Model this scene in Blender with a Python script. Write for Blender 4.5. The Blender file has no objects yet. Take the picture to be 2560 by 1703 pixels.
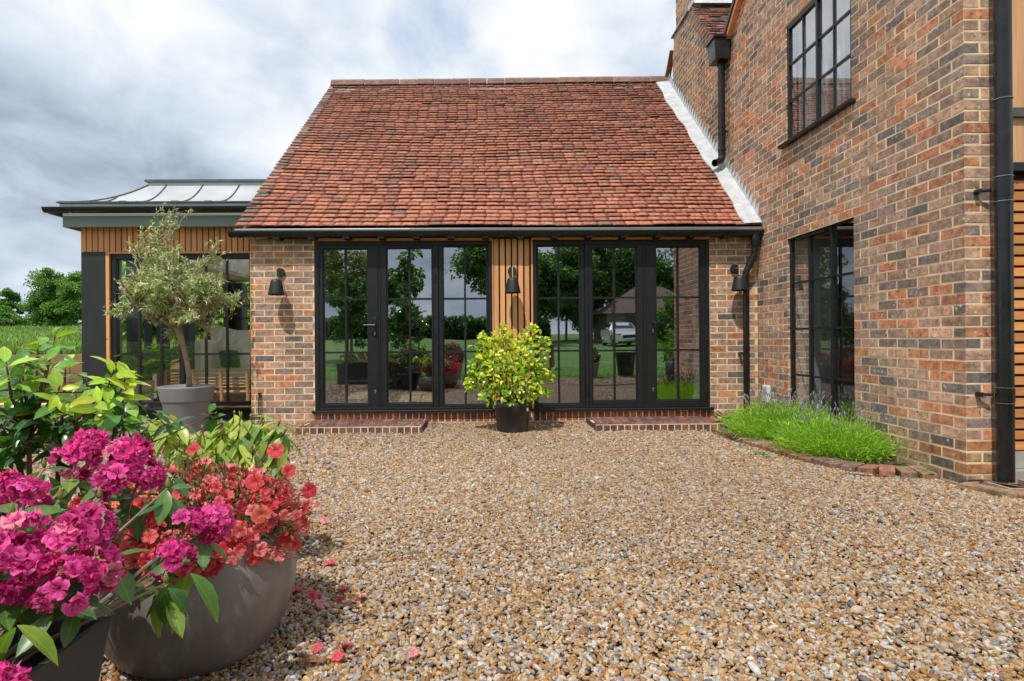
import bpy, math, random
import numpy as np
from mathutils import Vector, Matrix
random.seed(11); rng = np.random.default_rng(11)
SC = bpy.context.scene
COL = SC.collection
R = math.radians

# ------------------------------------------------------------------ camera, sky, sun, exposure
cd = bpy.data.cameras.new("camera"); cam = bpy.data.objects.new("camera", cd); COL.objects.link(cam)
cd.sensor_width = 36.0; cd.lens = 1505.0 / 2560.0 * 36.0
cd.shift_x = 0.01194; cd.shift_y = -0.00137
cd.clip_start = 0.05; cd.clip_end = 900.0
cam.matrix_world = (Matrix.Translation((0, 0, 1.0)) @ Matrix.Rotation(R(-0.93), 4, 'Z')
                    @ Matrix.Rotation(R(90), 4, 'X') @ Matrix.Rotation(R(-0.41), 4, 'Z'))
SC.camera = cam

SUN_DIR = Vector((0.43, 1.0, -1.85)).normalized()          # the way the light travels
sl = bpy.data.lights.new("sun", 'SUN'); sl.energy = 2.7; sl.angle = R(0.6); sl.color = (1.0, 0.955, 0.88)
so = bpy.data.objects.new("sun", sl); COL.objects.link(so)
so.rotation_euler = SUN_DIR.to_track_quat('-Z', 'Y').to_euler(); so.location = (0, 0, 20)

W = bpy.data.worlds.new("World"); SC.world = W; W.use_nodes = True
def world():
    nt = W.node_tree; nt.nodes.clear(); N = nt.nodes.new; L = nt.links.new
    out = N('ShaderNodeOutputWorld'); sky = N('ShaderNodeTexSky'); sky.sky_type = 'NISHITA'; sky.sun_disc = False
    sky.sun_elevation = math.asin(-SUN_DIR.z); sky.sun_rotation = math.atan2(-SUN_DIR.x, -SUN_DIR.y)
    b1 = N('ShaderNodeBackground'); b1.inputs[1].default_value = 0.15; L(sky.outputs[0], b1.inputs[0])
    tc = N('ShaderNodeTexCoord'); sep = N('ShaderNodeSeparateXYZ'); L(tc.outputs['Generated'], sep.inputs[0])
    def math_(op, a, b=None, c=None):
        m = N('ShaderNodeMath'); m.operation = op
        for i, v in enumerate((a, b, c)):
            if v is None: continue
            if isinstance(v, (int, float)): m.inputs[i].default_value = v
            else: L(v, m.inputs[i])
        return m.outputs[0]
    z = math_('MAXIMUM', sep.outputs[2], 0.0); zz = math_('ADD', z, 0.38)
    px = math_('DIVIDE', sep.outputs[0], zz); py = math_('DIVIDE', sep.outputs[1], zz)
    cb = N('ShaderNodeCombineXYZ'); L(px, cb.inputs[0]); L(py, cb.inputs[1])
    def noise(scale, det, off, dist=0.0, rough=0.55):
        mp = N('ShaderNodeMapping'); mp.inputs['Location'].default_value = off
        mp.inputs['Rotation'].default_value = (0, 0, 0.5); mp.inputs['Scale'].default_value = (1.0, 0.8, 1)
        L(cb.outputs[0], mp.inputs[0]); n = N('ShaderNodeTexNoise'); n.inputs['Scale'].default_value = scale
        n.inputs['Detail'].default_value = det; n.inputs['Roughness'].default_value = rough; n.inputs['Distortion'].default_value = dist
        L(mp.outputs[0], n.inputs[0]); return n.outputs[0]
    def lobe(v, inner, outer):                                # soft spot of sky round direction v
        v = Vector(v).normalized(); d = N('ShaderNodeVectorMath'); d.operation = 'DOT_PRODUCT'
        nm = N('ShaderNodeVectorMath'); nm.operation = 'NORMALIZE'; L(tc.outputs['Generated'], nm.inputs[0])
        L(nm.outputs[0], d.inputs[0]); d.inputs[1].default_value = v
        mr = N('ShaderNodeMapRange'); mr.interpolation_type = 'SMOOTHSTEP'
        mr.inputs[1].default_value = math.cos(R(outer)); mr.inputs[2].default_value = math.cos(R(inner))
        L(d.outputs['Value'], mr.inputs[0]); return mr.outputs[0]
    big = noise(1.3, 5, (3.1, 1.7, 0), 0.25, 0.5); fine = noise(4.0, 9, (7.3, 2.2, 4), 0.35, 0.55)
    v = math_('MULTIPLY_ADD', big, 1.15, math_('MULTIPLY_ADD', fine, 0.95, -0.37))          # about 0.65
    v = math_('ADD', v, math_('MULTIPLY', lobe((-0.66, 1, 0.18), 2, 17), -0.20))
    v = math_('ADD', v, math_('MULTIPLY', lobe((-1.25, 1, 0.25), 5, 30), -0.06))
    v = math_('ADD', v, math_('MULTIPLY', lobe((-0.40, 1, 0.48), 4, 20), 0.07))
    v = math_('ADD', v, math_('MULTIPLY', lobe((0.12, 1, 0.43), 2, 13), 0.02))
    v = math_('ADD', v, math_('MULTIPLY', lobe((-0.72, 1, 0.02), 1, 9), 0.02))
    v = math_('ADD', v, math_('MULTIPLY', lobe((0.0, -1, 0.22), 10, 60), -0.10))
    ramp = N('ShaderNodeValToRGB'); e = ramp.color_ramp.elements
    e[0].position = 0.20; e[0].color = (0.22, 0.265, 0.335, 1)
    e[1].position = 0.86; e[1].color = (0.88, 0.89, 0.90, 1)
    for p, c in ((0.34, (0.34, 0.40, 0.49)), (0.48, (0.47, 0.545, 0.65)), (0.62, (0.585, 0.665, 0.77)), (0.74, (0.73, 0.785, 0.85))):
        k = e.new(p); k.color = (*c, 1)
    L(v, ramp.inputs[0]); b2 = N('ShaderNodeBackground'); b2.inputs[1].default_value = 0.78; L(ramp.outputs[0], b2.inputs[0])
    hole = noise(2.6, 8, (1.2, 5.5, 2), 0.4, 0.6)
    h = math_('ADD', hole, math_('MULTIPLY', lobe((-0.115, 1, 0.515), 0.5, 7.5), 0.26))
    mr = N('ShaderNodeMapRange'); mr.interpolation_type = 'SMOOTHSTEP'
    mr.inputs[1].default_value = 0.62; mr.inputs[2].default_value = 0.86; mr.inputs[3].default_value = 0.0; mr.inputs[4].default_value = 0.6
    L(h, mr.inputs[0]); mx = N('ShaderNodeMixShader'); L(mr.outputs[0], mx.inputs[0]); L(b2.outputs[0], mx.inputs[1]); L(b1.outputs[0], mx.inputs[2])
    L(mx.outputs[0], out.inputs[0])
world()
SC.view_settings.view_transform = 'Standard'; SC.view_settings.look = 'None'
SC.view_settings.gamma = 1.0; SC.view_settings.use_curve_mapping = False; SC.view_settings.exposure = 0.55
SC.render.engine = 'CYCLES'
SC.cycles.use_denoising = True; SC.cycles.max_bounces = 8; SC.cycles.transparent_max_bounces = 24
SC.cycles.diffuse_bounces = 4; SC.cycles.glossy_bounces = 4; SC.cycles.caustics_reflective = False; SC.cycles.caustics_refractive = False
SC.cycles.sample_clamp_indirect = 6.0

# ------------------------------------------------------------------ helpers: materials
def nodes(name):
    m = bpy.data.materials.new(name); m.use_nodes = True; nt = m.node_tree
    return m, nt, nt.nodes.new, nt.links.new, nt.nodes['Principled BSDF']
def setc(L, sock, v):
    if hasattr(v, 'is_linked') or hasattr(v, 'links'): L(v, sock)
    else: sock.default_value = v[:3] if (sock.type == 'VECTOR' and len(v) == 4) else v
def mulc(N, L, a, f):
    v = N('ShaderNodeVectorMath'); v.operation = 'SCALE'; setc(L, v.inputs[0], a); setc(L, v.inputs['Scale'], f); return v.outputs[0]
def mixc(N, L, f, a, b):
    m = N('ShaderNodeMix'); m.data_type = 'RGBA'; setc(L, m.inputs[0], f); setc(L, m.inputs[6], a); setc(L, m.inputs[7], b); return m.outputs[2]
def rgb(c): return (c[0], c[1], c[2], 1.0)
def noise_(N, L, vec, scale, det=5.0, rough=0.55, dist=0.0):
    n = N('ShaderNodeTexNoise'); n.inputs['Scale'].default_value = scale; n.inputs['Detail'].default_value = det
    n.inputs['Roughness'].default_value = rough; n.inputs['Distortion'].default_value = dist; L(vec, n.inputs[0]); return n.outputs[0]
def ramp_(N, L, f, p0, p1, v0=0.0, v1=1.0):
    m = N('ShaderNodeMapRange'); m.interpolation_type = 'SMOOTHSTEP'
    for i, x in ((1, p0), (2, p1), (3, v0), (4, v1)): m.inputs[i].default_value = x
    L(f, m.inputs[0]); return m.outputs[0]
def bump_(N, L, h, strength, dist=0.01):
    b = N('ShaderNodeBump'); b.inputs['Strength'].default_value = strength; b.inputs['Distance'].default_value = dist; L(h, b.inputs['Height']); return b.outputs[0]

def pm(name, base=(0.5, 0.5, 0.5), rough=0.6, metal=0.0, attr=False, ns=8.0, na=0.2, bump=0.0, bs=40.0, spec=0.5, coat=0.0,
       transl=0.0, tcol=(1.25, 1.35, 0.6), sc=(1, 1, 1), stain=None, st=(0.55, 0.75), ss=3.0, rv=0.0):
    m, nt, N, L, P = nodes(name)
    tc = N('ShaderNodeTexCoord'); mp = N('ShaderNodeMapping'); mp.inputs['Scale'].default_value = sc
    L(tc.outputs['Object'], mp.inputs[0]); vec = mp.outputs[0]
    if attr:
        a = N('ShaderNodeAttribute'); a.attribute_name = 'col'; c = a.outputs['Color']
    else: c = rgb(base)
    f = ramp_(N, L, noise_(N, L, vec, ns), 0.25, 0.75, 1 - na, 1 + na)
    c = mulc(N, L, c, f)
    if stain:
        c = mixc(N, L, ramp_(N, L, noise_(N, L, vec, ss, 8, 0.65), st[0], st[1], 0, 0.85), c, rgb(stain))
    L(c, P.inputs['Base Color']); P.inputs['Metallic'].default_value = metal
    P.inputs['Specular IOR Level'].default_value = spec; P.inputs['Coat Weight'].default_value = coat; P.inputs['Coat Roughness'].default_value = 0.15
    if rv: L(ramp_(N, L, noise_(N, L, vec, ns * 1.7), 0.3, 0.7, rough - rv, rough + rv), P.inputs['Roughness'])
    else: P.inputs['Roughness'].default_value = rough
    if bump: L(bump_(N, L, noise_(N, L, vec, bs, 6, 0.6), bump), P.inputs['Normal'])
    if transl:
        t = N('ShaderNodeBsdfTranslucent'); vm = N('ShaderNodeVectorMath'); vm.operation = 'MULTIPLY'
        L(c, vm.inputs[0]); vm.inputs[1].default_value = tcol; L(vm.outputs[0], t.inputs[0])
        mx = N('ShaderNodeMixShader'); mx.inputs[0].default_value = transl
        L(P.outputs[0], mx.inputs[1]); L(t.outputs[0], mx.inputs[2]); L(mx.outputs[0], nt.nodes['Material Output'].inputs[0])
    return m

def brick_mat(name, lichen=False):
    m, nt, N, L, P = nodes(name); tc = N('ShaderNodeTexCoord'); vec = tc.outputs['Object']
    a = N('ShaderNodeAttribute'); a.attribute_name = 'col'; c = a.outputs['Color']
    mp = N('ShaderNodeMapping'); mp.inputs['Scale'].default_value = (1.3, 1.3, 0.45); L(vec, mp.inputs[0]); c = mulc(N, L, c, ramp_(N, L, noise_(N, L, mp.outputs[0], 1.6, 6, 0.62), 0.3, 0.7, 0.76, 1.14))
    c = mulc(N, L, c, ramp_(N, L, noise_(N, L, vec, 19, 7, 0.65), 0.28, 0.72, 0.58, 1.36))
    c = mixc(N, L, ramp_(N, L, noise_(N, L, vec, 26, 4, 0.6), 0.585, 0.70, 0, 0.8), c, rgb((0.06, 0.052, 0.055)))      # burnt spots
    c = mixc(N, L, ramp_(N, L, noise_(N, L, vec, 7, 7, 0.7), 0.56, 0.78, 0, 0.45), c, rgb((0.50, 0.40, 0.32)))         # lime bloom
    if lichen:
        w = N('ShaderNodeTexVoronoi'); w.inputs['Scale'].default_value = 30; L(vec, w.inputs[0])
        sc_ = N('ShaderNodeSeparateColor'); L(w.outputs['Color'], sc_.inputs[0]); rad = N('ShaderNodeMath'); rad.operation = 'MULTIPLY_ADD'; L(sc_.outputs[0], rad.inputs[0]); rad.inputs[1].default_value = 0.55; rad.inputs[2].default_value = -0.22; df = N('ShaderNodeMath'); df.operation = 'SUBTRACT'; L(rad.outputs[0], df.inputs[0]); L(w.outputs['Distance'], df.inputs[1]); spot = ramp_(N, L, df.outputs[0], -0.03, 0.05, 0, 1)
        mask = ramp_(N, L, noise_(N, L, vec, 2.6, 5, 0.6), 0.42, 0.60)
        sp = N('ShaderNodeSeparateXYZ'); L(vec, sp.inputs[0]); near = ramp_(N, L, sp.outputs[1], 4.0, 5.3, 1, 0)
        q = N('ShaderNodeMath'); q.operation = 'MULTIPLY'; L(spot, q.inputs[0]); L(mask, q.inputs[1])
        q2 = N('ShaderNodeMath'); q2.operation = 'MULTIPLY'; L(q.outputs[0], q2.inputs[0]); L(near, q2.inputs[1])
        c = mixc(N, L, q2.outputs[0], c, rgb((0.55, 0.53, 0.48)))
    L(c, P.inputs['Base Color']); P.inputs['Roughness'].default_value = 0.88; P.inputs['Specular IOR Level'].default_value = 0.25
    L(bump_(N, L, noise_(N, L, vec, 75, 6, 0.7), 0.55, 0.006), P.inputs['Normal']); return m

def wood_mat(name, c1, c2, axis='Z', rough=0.55, attr=True):
    m, nt, N, L, P = nodes(name); tc = N('ShaderNodeTexCoord'); mp = N('ShaderNodeMapping')
    s = {'Z': (34, 34, 1.6), 'X': (1.6, 34, 34), 'Y': (34, 1.6, 34)}[axis]; mp.inputs['Scale'].default_value = s
    L(tc.outputs['Object'], mp.inputs[0]); n = noise_(N, L, mp.outputs[0], 1.0, 6, 0.6, 0.8)
    c = mixc(N, L, ramp_(N, L, n, 0.3, 0.7), rgb(c1), rgb(c2))
    kn = N('ShaderNodeTexVoronoi'); kn.inputs['Scale'].default_value = 5.0; L(tc.outputs['Object'], kn.inputs[0])
    c = mixc(N, L, ramp_(N, L, kn.outputs['Distance'], 0.02, 0.09, 0.8, 0), c, rgb((0.13, 0.045, 0.015)))
    if attr:
        a = N('ShaderNodeAttribute'); a.attribute_name = 'col'; v = N('ShaderNodeVectorMath'); v.operation = 'MULTIPLY'
        L(c, v.inputs[0]); L(a.outputs['Color'], v.inputs[1]); c = v.outputs[0]
    L(c, P.inputs['Base Color']); P.inputs['Roughness'].default_value = rough; P.inputs['Specular IOR Level'].default_value = 0.3
    L(bump_(N, L, n, 0.25, 0.004), P.inputs['Normal']); return m

def glass_mat(name, lo=0.22, tint=(0.86, 0.90, 0.88), hi=0.9):
    m, nt, N, L, P = nodes(name); nt.nodes.remove(P)
    t = N('ShaderNodeBsdfTransparent'); t.inputs[0].default_value = rgb(tint)
    g = N('ShaderNodeBsdfGlossy'); g.inputs['Roughness'].default_value = 0.0; g.inputs[0].default_value = (0.95, 0.96, 1.0, 1)
    tc = N('ShaderNodeTexCoord'); L(bump_(N, L, noise_(N, L, tc.outputs['Object'], 1.1, 1.5), 0.035, 0.05), g.inputs['Normal'])
    lw = N('ShaderNodeLayerWeight'); lw.inputs[0].default_value = 0.5
    f = ramp_(N, L, lw.outputs['Facing'], 0.0, 1.0, lo, hi)
    ge = N('ShaderNodeNewGeometry'); inv = N('ShaderNodeMath'); inv.operation = 'SUBTRACT'; inv.inputs[0].default_value = 1.0; L(ge.outputs['Backfacing'], inv.inputs[1])     # only the outer face of a pane mirrors
    ff = N('ShaderNodeMath'); ff.operation = 'MULTIPLY'; L(f, ff.inputs[0]); L(inv.outputs[0], ff.inputs[1])
    mx = N('ShaderNodeMixShader'); L(ff.outputs[0], mx.inputs[0]); L(t.outputs[0], mx.inputs[1]); L(g.outputs[0], mx.inputs[2])
    L(mx.outputs[0], nt.nodes['Material Output'].inputs[0]); return m

# ------------------------------------------------------------------ helpers: objects and meshes
OFF = {}
def tag(o, label, cat, group=None, kind=None):
    if label: o['label'] = label
    if cat: o['category'] = cat
    if group: o['group'] = group
    if kind: o['kind'] = kind
    return o
def root(name, label, cat, loc, group=None):
    o = bpy.data.objects.new(name, None); COL.objects.link(o); o.location = loc; o.empty_display_size = 0.1
    OFF[o.name] = np.array(loc, float); return tag(o, label, cat, group)
def finish(me, name, mats, parent, loc, smooth, bevel):
    for mt in (mats if isinstance(mats, (list, tuple)) else [mats]): me.materials.append(mt)
    o = bpy.data.objects.new(name, me); COL.objects.link(o)
    if parent is not None: o.parent = parent; OFF[o.name] = OFF[parent.name]
    else: o.location = loc if loc is not None else (0, 0, 0); OFF[o.name] = np.array(loc if loc is not None else (0, 0, 0), float)
    if smooth: me.polygons.foreach_set('use_smooth', np.ones(len(me.polygons), bool))
    if bevel:
        b = o.modifiers.new('edge', 'BEVEL'); b.width = bevel; b.segments = 2; b.limit_method = 'ANGLE'; b.angle_limit = R(40)
    return o
def off_of(parent, loc):
    if parent is not None: return OFF[parent.name]
    return np.array(loc if loc is not None else (0, 0, 0), float)

class MB:
    """collects faces of one part"""
    def __init__(s): s.v = []; s.f = []; s.c = []; s.m = []
    def add(s, V, F, col=(1, 1, 1), mi=0):
        o = len(s.v); s.v.extend([tuple(map(float, p)) for p in V])
        for q in F: s.f.append([i + o for i in q]); s.c.append(col); s.m.append(mi)
        return s
    def box(s, x0, x1, y0, y1, z0, z1, col=(1, 1, 1), mi=0):
        V = [(x0, y0, z0), (x1, y0, z0), (x1, y1, z0), (x0, y1, z0), (x0, y0, z1), (x1, y0, z1), (x1, y1, z1), (x0, y1, z1)]
        return s.add(V, [(0, 3, 2, 1), (4, 5, 6, 7), (0, 1, 5, 4), (1, 2, 6, 5), (2, 3, 7, 6), (3, 0, 4, 7)], col, mi)
    def obox(s, c, ax, ay, az, hx, hy, hz, col=(1, 1, 1), mi=0):
        c = np.array(c, float); A = [np.array(a, float) for a in (ax, ay, az)]
        V = [c + A[0] * hx * i + A[1] * hy * j + A[2] * hz * k for k in (-1, 1) for i, j in ((-1, -1), (1, -1), (1, 1), (-1, 1))]
        return s.add(V, [(0, 3, 2, 1), (4, 5, 6, 7), (0, 1, 5, 4), (1, 2, 6, 5), (2, 3, 7, 6), (3, 0, 4, 7)], col, mi)
    def tube(s, P, rad, n=8, col=(1, 1, 1), caps=True, mi=0):
        P = [np.array(p, float) for p in P]; k = len(P)
        if isinstance(rad, (int, float)): rad = [rad] * k
        V = []; ref = None
        for i, p in enumerate(P):
            d = P[min(i + 1, k - 1)] - P[max(i - 1, 0)]; d = d / (np.linalg.norm(d) + 1e-9)
            if ref is None: ref = np.cross(d, (0.31, 0.87, 0.17)); 
            a = ref - d * (ref @ d); a /= (np.linalg.norm(a) + 1e-9); b = np.cross(d, a); ref = a
            for j in range(n):
                t = 2 * math.pi * j / n; V.append(p + rad[i] * (a * math.cos(t) + b * math.sin(t)))
        F = [(i * n + j, i * n + (j + 1) % n, (i + 1) * n + (j + 1) % n, (i + 1) * n + j) for i in range(k - 1) for j in range(n)]
        if caps: F += [tuple(range(n - 1, -1, -1)), tuple(range((k - 1) * n, k * n))]
        return s.add(V, F, col, mi)
    def lathe(s, c, prof, n=32, col=(1, 1, 1), mi=0, close=False):
        V = [(c[0] + r * math.cos(2 * math.pi * j / n), c[1] + r * math.sin(2 * math.pi * j / n), c[2] + z) for r, z in prof for j in range(n)]
        F = [(i * n + j, i * n + (j + 1) % n, (i + 1) * n + (j + 1) % n, (i + 1) * n + j) for i in range(len(prof) - 1) for j in range(n)]
        if close: F += [tuple(range(n - 1, -1, -1)), tuple(range((len(prof) - 1) * n, len(prof) * n))]
        return s.add(V, F, col, mi)
    def build(s, name, mats, parent=None, loc=None, smooth=False, bevel=0, label=None):
        me = bpy.data.meshes.new(name); V = np.array(s.v, float) - off_of(parent, loc)
        me.from_pydata(V.tolist(), [], s.f); a = me.attributes.new('col', 'FLOAT_COLOR', 'FACE')
        a.data.foreach_set('color', np.array([(*c, 1.0) for c in s.c], np.float32).ravel())
        if any(s.m): me.polygons.foreach_set('material_index', np.array(s.m, np.int32))
        o = finish(me, name, mats, parent, loc, smooth, bevel)
        if label: o['label'] = label
        return o
def np_mesh(name, V, F, C, mats, parent=None, loc=None, smooth=False):
    """V (n,3), F (m,k), C (m,3) per face"""
    V = np.asarray(V, np.float64) - off_of(parent, loc); m, k = F.shape
    me = bpy.data.meshes.new(name); me.vertices.add(len(V)); me.vertices.foreach_set('co', V.astype(np.float32).ravel())
    me.loops.add(m * k); me.loops.foreach_set('vertex_index', F.astype(np.int32).ravel())
    me.polygons.add(m); me.polygons.foreach_set('loop_start', np.arange(0, m * k, k, dtype=np.int32)); me.update(calc_edges=True)
    a = me.attributes.new('col', 'FLOAT_COLOR', 'FACE')
    a.data.foreach_set('color', np.concatenate([C, np.ones((m, 1))], 1).astype(np.float32).ravel())
    return finish(me, name, mats, parent, loc, smooth, 0)
def kids(o): return [c for c in bpy.data.objects if c.parent == o]
def copy_tree(o, parent=None):
    c = o.copy(); COL.objects.link(c); OFF[c.name] = OFF[o.name]
    if parent is not None: c.parent = parent
    for ch in kids(o): copy_tree(ch, c)
    return c
def unit(a): return a / (np.linalg.norm(a, axis=-1, keepdims=True) + 1e-9)
def rand_dirs(n): return unit(rng.normal(size=(n, 3)))

# leaf templates: rows along the length, (u, half width, drop) -> a folded, bent blade
def template(rows, fold=0.055, bend=0.2, tip=0.0):
    T = []; F = []
    for u, w in rows:
        h = -bend * u * u
        T += [(u, -w, h + fold * w), (u, 0.0, h), (u, w, h + fold * w)]
    for i in range(len(rows) - 1):
        a = i * 3; F += [(a, a + 1, a + 4, a + 3), (a + 1, a + 2, a + 5, a + 4)]
    return np.array(T, float), np.array(F)
LEAF_BROAD = template([(0, .04), (.08, .34), (.22, .74), (.42, 1.0), (.62, .94), (.8, .62), (.92, .26), (1.0, .02)], 0.06, 0.26)
LEAF_MID = template([(0, .04), (.3, .8), (.6, .95), (1.0, .03)])
LEAF_THIN = template([(0, .2), (.45, 1.0), (1.0, .05)], 0.1, 0.15)
BLADE = template([(0, 1.0), (.55, .8), (1.0, .05)], 0.0, 0.25)
def leaves(name, tmpl, P, D, Nn, Ln, Wd, C, mat, parent=None, loc=None, smooth=True):
    T, F = tmpl; n = len(P); D = unit(D); S = unit(np.cross(D, Nn)); U = np.cross(S, D)
    Ln = np.broadcast_to(Ln, (n,))[:, None, None]; Wd = np.broadcast_to(Wd, (n,))[:, None, None]
    V = (P[:, None, :] + D[:, None, :] * (T[None, :, 0:1] * Ln) + S[:, None, :] * (T[None, :, 1:2] * Wd) + U[:, None, :] * (T[None, :, 2:3] * Ln))
    k = len(T); FF = (F[None] + (np.arange(n) * k)[:, None, None]).reshape(-1, F.shape[1])
    o = np_mesh(name, V.reshape(-1, 3), FF, np.repeat(C, len(F), 0), mat, parent, loc, smooth)
    for nm, q in (('lu', T[:, 0]), ('lw', T[:, 1])):
        a = o.data.attributes.new(nm, 'FLOAT', 'POINT'); a.data.foreach_set('value', np.tile(q, n).astype(np.float32))
    return o
def pick(pal, w, n, jit=0.12):
    pal = np.array(pal, float); i = rng.choice(len(pal), n, p=np.array(w) / sum(w))
    return pal[i] * (1 + rng.normal(0, jit, (n, 1))).clip(0.5, 1.6)
# ------------------------------------------------------------------ materials of the buildings
M = {}
M['brick'] = brick_mat('brick'); M['brick_old'] = brick_mat('brick_lichen', True)
M['mortar'] = pm('mortar', (0.84, 0.665, 0.41), 0.95, ns=5, na=0.22, bump=0.6, bs=120, stain=(0.66, 0.50, 0.29))
M['tile'] = pm('clay_tile', rough=0.66, attr=True, ns=26, na=0.42, bump=0.4, bs=90, spec=0.35, stain=(0.085, 0.05, 0.042), st=(0.62, 0.8), ss=2.2)
M['ridge'] = pm('ridge_tile', (0.20, 0.105, 0.08), 0.8, attr=True, ns=12, na=0.3, bump=0.4, bs=60)
M['black'] = pm('black_powder_coat', (0.012, 0.0125, 0.014), 0.42, ns=20, na=0.25, bump=0.04, bs=200, spec=0.45)
M['gutter'] = pm('black_gutter', (0.016, 0.015, 0.015), 0.30, ns=6, na=0.3, rv=0.08)
M['pipe'] = pm('black_pipe', (0.010, 0.010, 0.011), 0.22, ns=9, na=0.4, rv=0.08, stain=(0.05, 0.048, 0.044), st=(0.68, 0.8), ss=14)
M['lead'] = pm('lead_sheet', (0.58, 0.60, 0.62), 0.45, 0.25, ns=9, na=0.16, bump=0.5, bs=9, stain=(0.36, 0.37, 0.38), st=(0.6, 0.78), ss=6)
M['greymetal'] = pm('grey_metal', (0.22, 0.23, 0.245), 0.4, 0.3, ns=4, na=0.1)
M['zinc'] = pm('zinc_sheet', (0.50, 0.515, 0.53), 0.42, 0.2, ns=2.5, na=0.08, rv=0.06)
M['zincdark'] = pm('zinc_dark_edge', (0.10, 0.125, 0.125), 0.45, 0.3)
M['sage'] = pm('sage_paint', (0.245, 0.30, 0.275), 0.5, ns=2, na=0.05)
M['larch'] = wood_mat('larch', (0.84, 0.44, 0.21), (0.72, 0.32, 0.13))
M['larch_x'] = wood_mat('larch_rail', (0.82, 0.43, 0.18), (0.68, 0.30, 0.105), 'X')
M['floor_wood'] = wood_mat('floor_boards', (0.42, 0.22, 0.09), (0.30, 0.14, 0.05), 'X', 0.4)
M['sleeper'] = wood_mat('sleeper', (0.36, 0.22, 0.11), (0.22, 0.13, 0.07), 'X', 0.8)
M['plaster'] = pm('plaster', (0.62, 0.62, 0.60), 0.8, ns=3, na=0.04)
M['greyplaster'] = pm('grey_plaster', (0.34, 0.36, 0.35), 0.7, ns=3, na=0.05)
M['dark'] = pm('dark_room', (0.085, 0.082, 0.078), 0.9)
M['glass'] = glass_mat('door_glass', 0.40, (0.90, 0.93, 0.92), 0.6); M['clear'] = glass_mat('clear_glass', 0.035, (0.97, 0.98, 0.97), 0.4)
M['wglass'] = glass_mat('window_glass', 0.20, (0.93, 0.95, 0.95), 0.6)
M['steel'] = pm('brushed_steel', (0.55, 0.54, 0.52), 0.3, 0.9)
M['handle'] = pm('handle_black', (0.03, 0.03, 0.032), 0.3, 0.4)
M['concrete'] = pm('concrete', (0.33, 0.31, 0.28), 0.9, ns=5, na=0.2, bump=0.3)
M['lamp'] = pm('lamp_black', (0.018, 0.018, 0.019), 0.48, 0.1, spec=0.5); M['cream'] = pm('brass_pin', (0.66, 0.55, 0.36), 0.35, 0.3)
M['white'] = pm('white_paint', (0.74, 0.74, 0.72), 0.6)

RED, TAN, BRN, PUR, DRK = (0.60, 0.255, 0.145), (0.58, 0.35, 0.245), (0.45, 0.28, 0.205), (0.345, 0.24, 0.205), (0.225, 0.183, 0.172)
PAL_WALL = ([RED, TAN, BRN, PUR, DRK], [0.18, 0.23, 0.28, 0.22, 0.09])
PAL_PIER = ([RED, TAN, BRN, PUR, DRK], [0.12, 0.25, 0.33, 0.23, 0.07])
PAL_OLD = ([RED, TAN, BRN, PUR, DRK], [0.10, 0.12, 0.34, 0.24, 0.20])

def one_brick(mb, o, u, v, n, a, b, c, d, col, mi=0, dep=0.003, cham=0.0022):
    """brick face between a..b along u and c..d along v, standing proud of the joint"""
    j = lambda: random.gauss(0, 0.0009)
    pr = max(-0.0003, random.gauss(0.0004, 0.0007))
    V = [o + u * x + v * y - n * dep for x, y in ((a, c), (b, c), (b, d), (a, d))]
    V += [o + u * (x + j()) + v * (y + j()) + n * pr for x, y in ((a + cham, c + cham), (b - cham, c + cham), (b - cham, d - cham), (a + cham, d - cham))]
    F = [(4, 5, 6, 7), (0, 1, 5, 4), (1, 2, 6, 5), (2, 3, 7, 6), (3, 0, 4, 7)]
    if np.dot(np.cross(u, v), n) < 0: F = [q[::-1] for q in F]
    mb.add(V, F, col, mi)
def brick_face(mb, o, u, n, Ln, z0, rows, openings=(), pal=PAL_WALL, lim=None, shift=0.0, tint=None, mi_b=0, mi_m=1):
    o = np.array(o, float); u = np.array(u, float); n = np.array(n, float); v = np.array([0, 0, 1.0])
    for k in range(rows):
        c, d = z0 + k * 0.075, z0 + k * 0.075 + 0.0622; zm = (c + d) / 2
        iv = [(0.0, Ln)] if lim is None else ([lim(zm)] if lim(zm) else [])
        for a, b, za, zb in openings:
            if za < zm < zb:
                nx = []
                for p, q in iv:
                    if a > p: nx.append((p, min(a, q)))
                    if b < q: nx.append((max(b, p), q))
                iv = [t for t in nx if t[1] - t[0] > 0.012]
        for p, q in iv:
            w = [o + u * x + v * y - n * 0.0015 for x, y in ((p, c - 0.012), (q, c - 0.01), (q, d), (p, d))]
            f = (0, 1, 2, 3) if np.dot(np.cross(u, v), n) > 0 else (3, 2, 1, 0)
            mb.add(w, [f], (1, 1, 1), mi_m)
        s = shift + (0.1125 if k % 2 else 0.0) - 0.225 * 3
        while s < Ln:
            a, b = s, s + 0.2125
            if k % 2 == 0 or True:
                for p, q in iv:
                    x0, x1 = max(a, p), min(b, q)
                    if x1 - x0 > 0.035:
                        col = pick(*pal, 1, 0.10)[0] * np.array([1 + random.gauss(0, 0.03), 1, 1 + random.gauss(0, 0.03)])
                        if tint is not None: col = col * tint((x0 + x1) / 2, zm)
                        one_brick(mb, o, u, v, n, x0, x1, c + random.gauss(0, 0.0012), d + random.gauss(0, 0.0012), tuple(col), mi_b)
            s += 0.225
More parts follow.
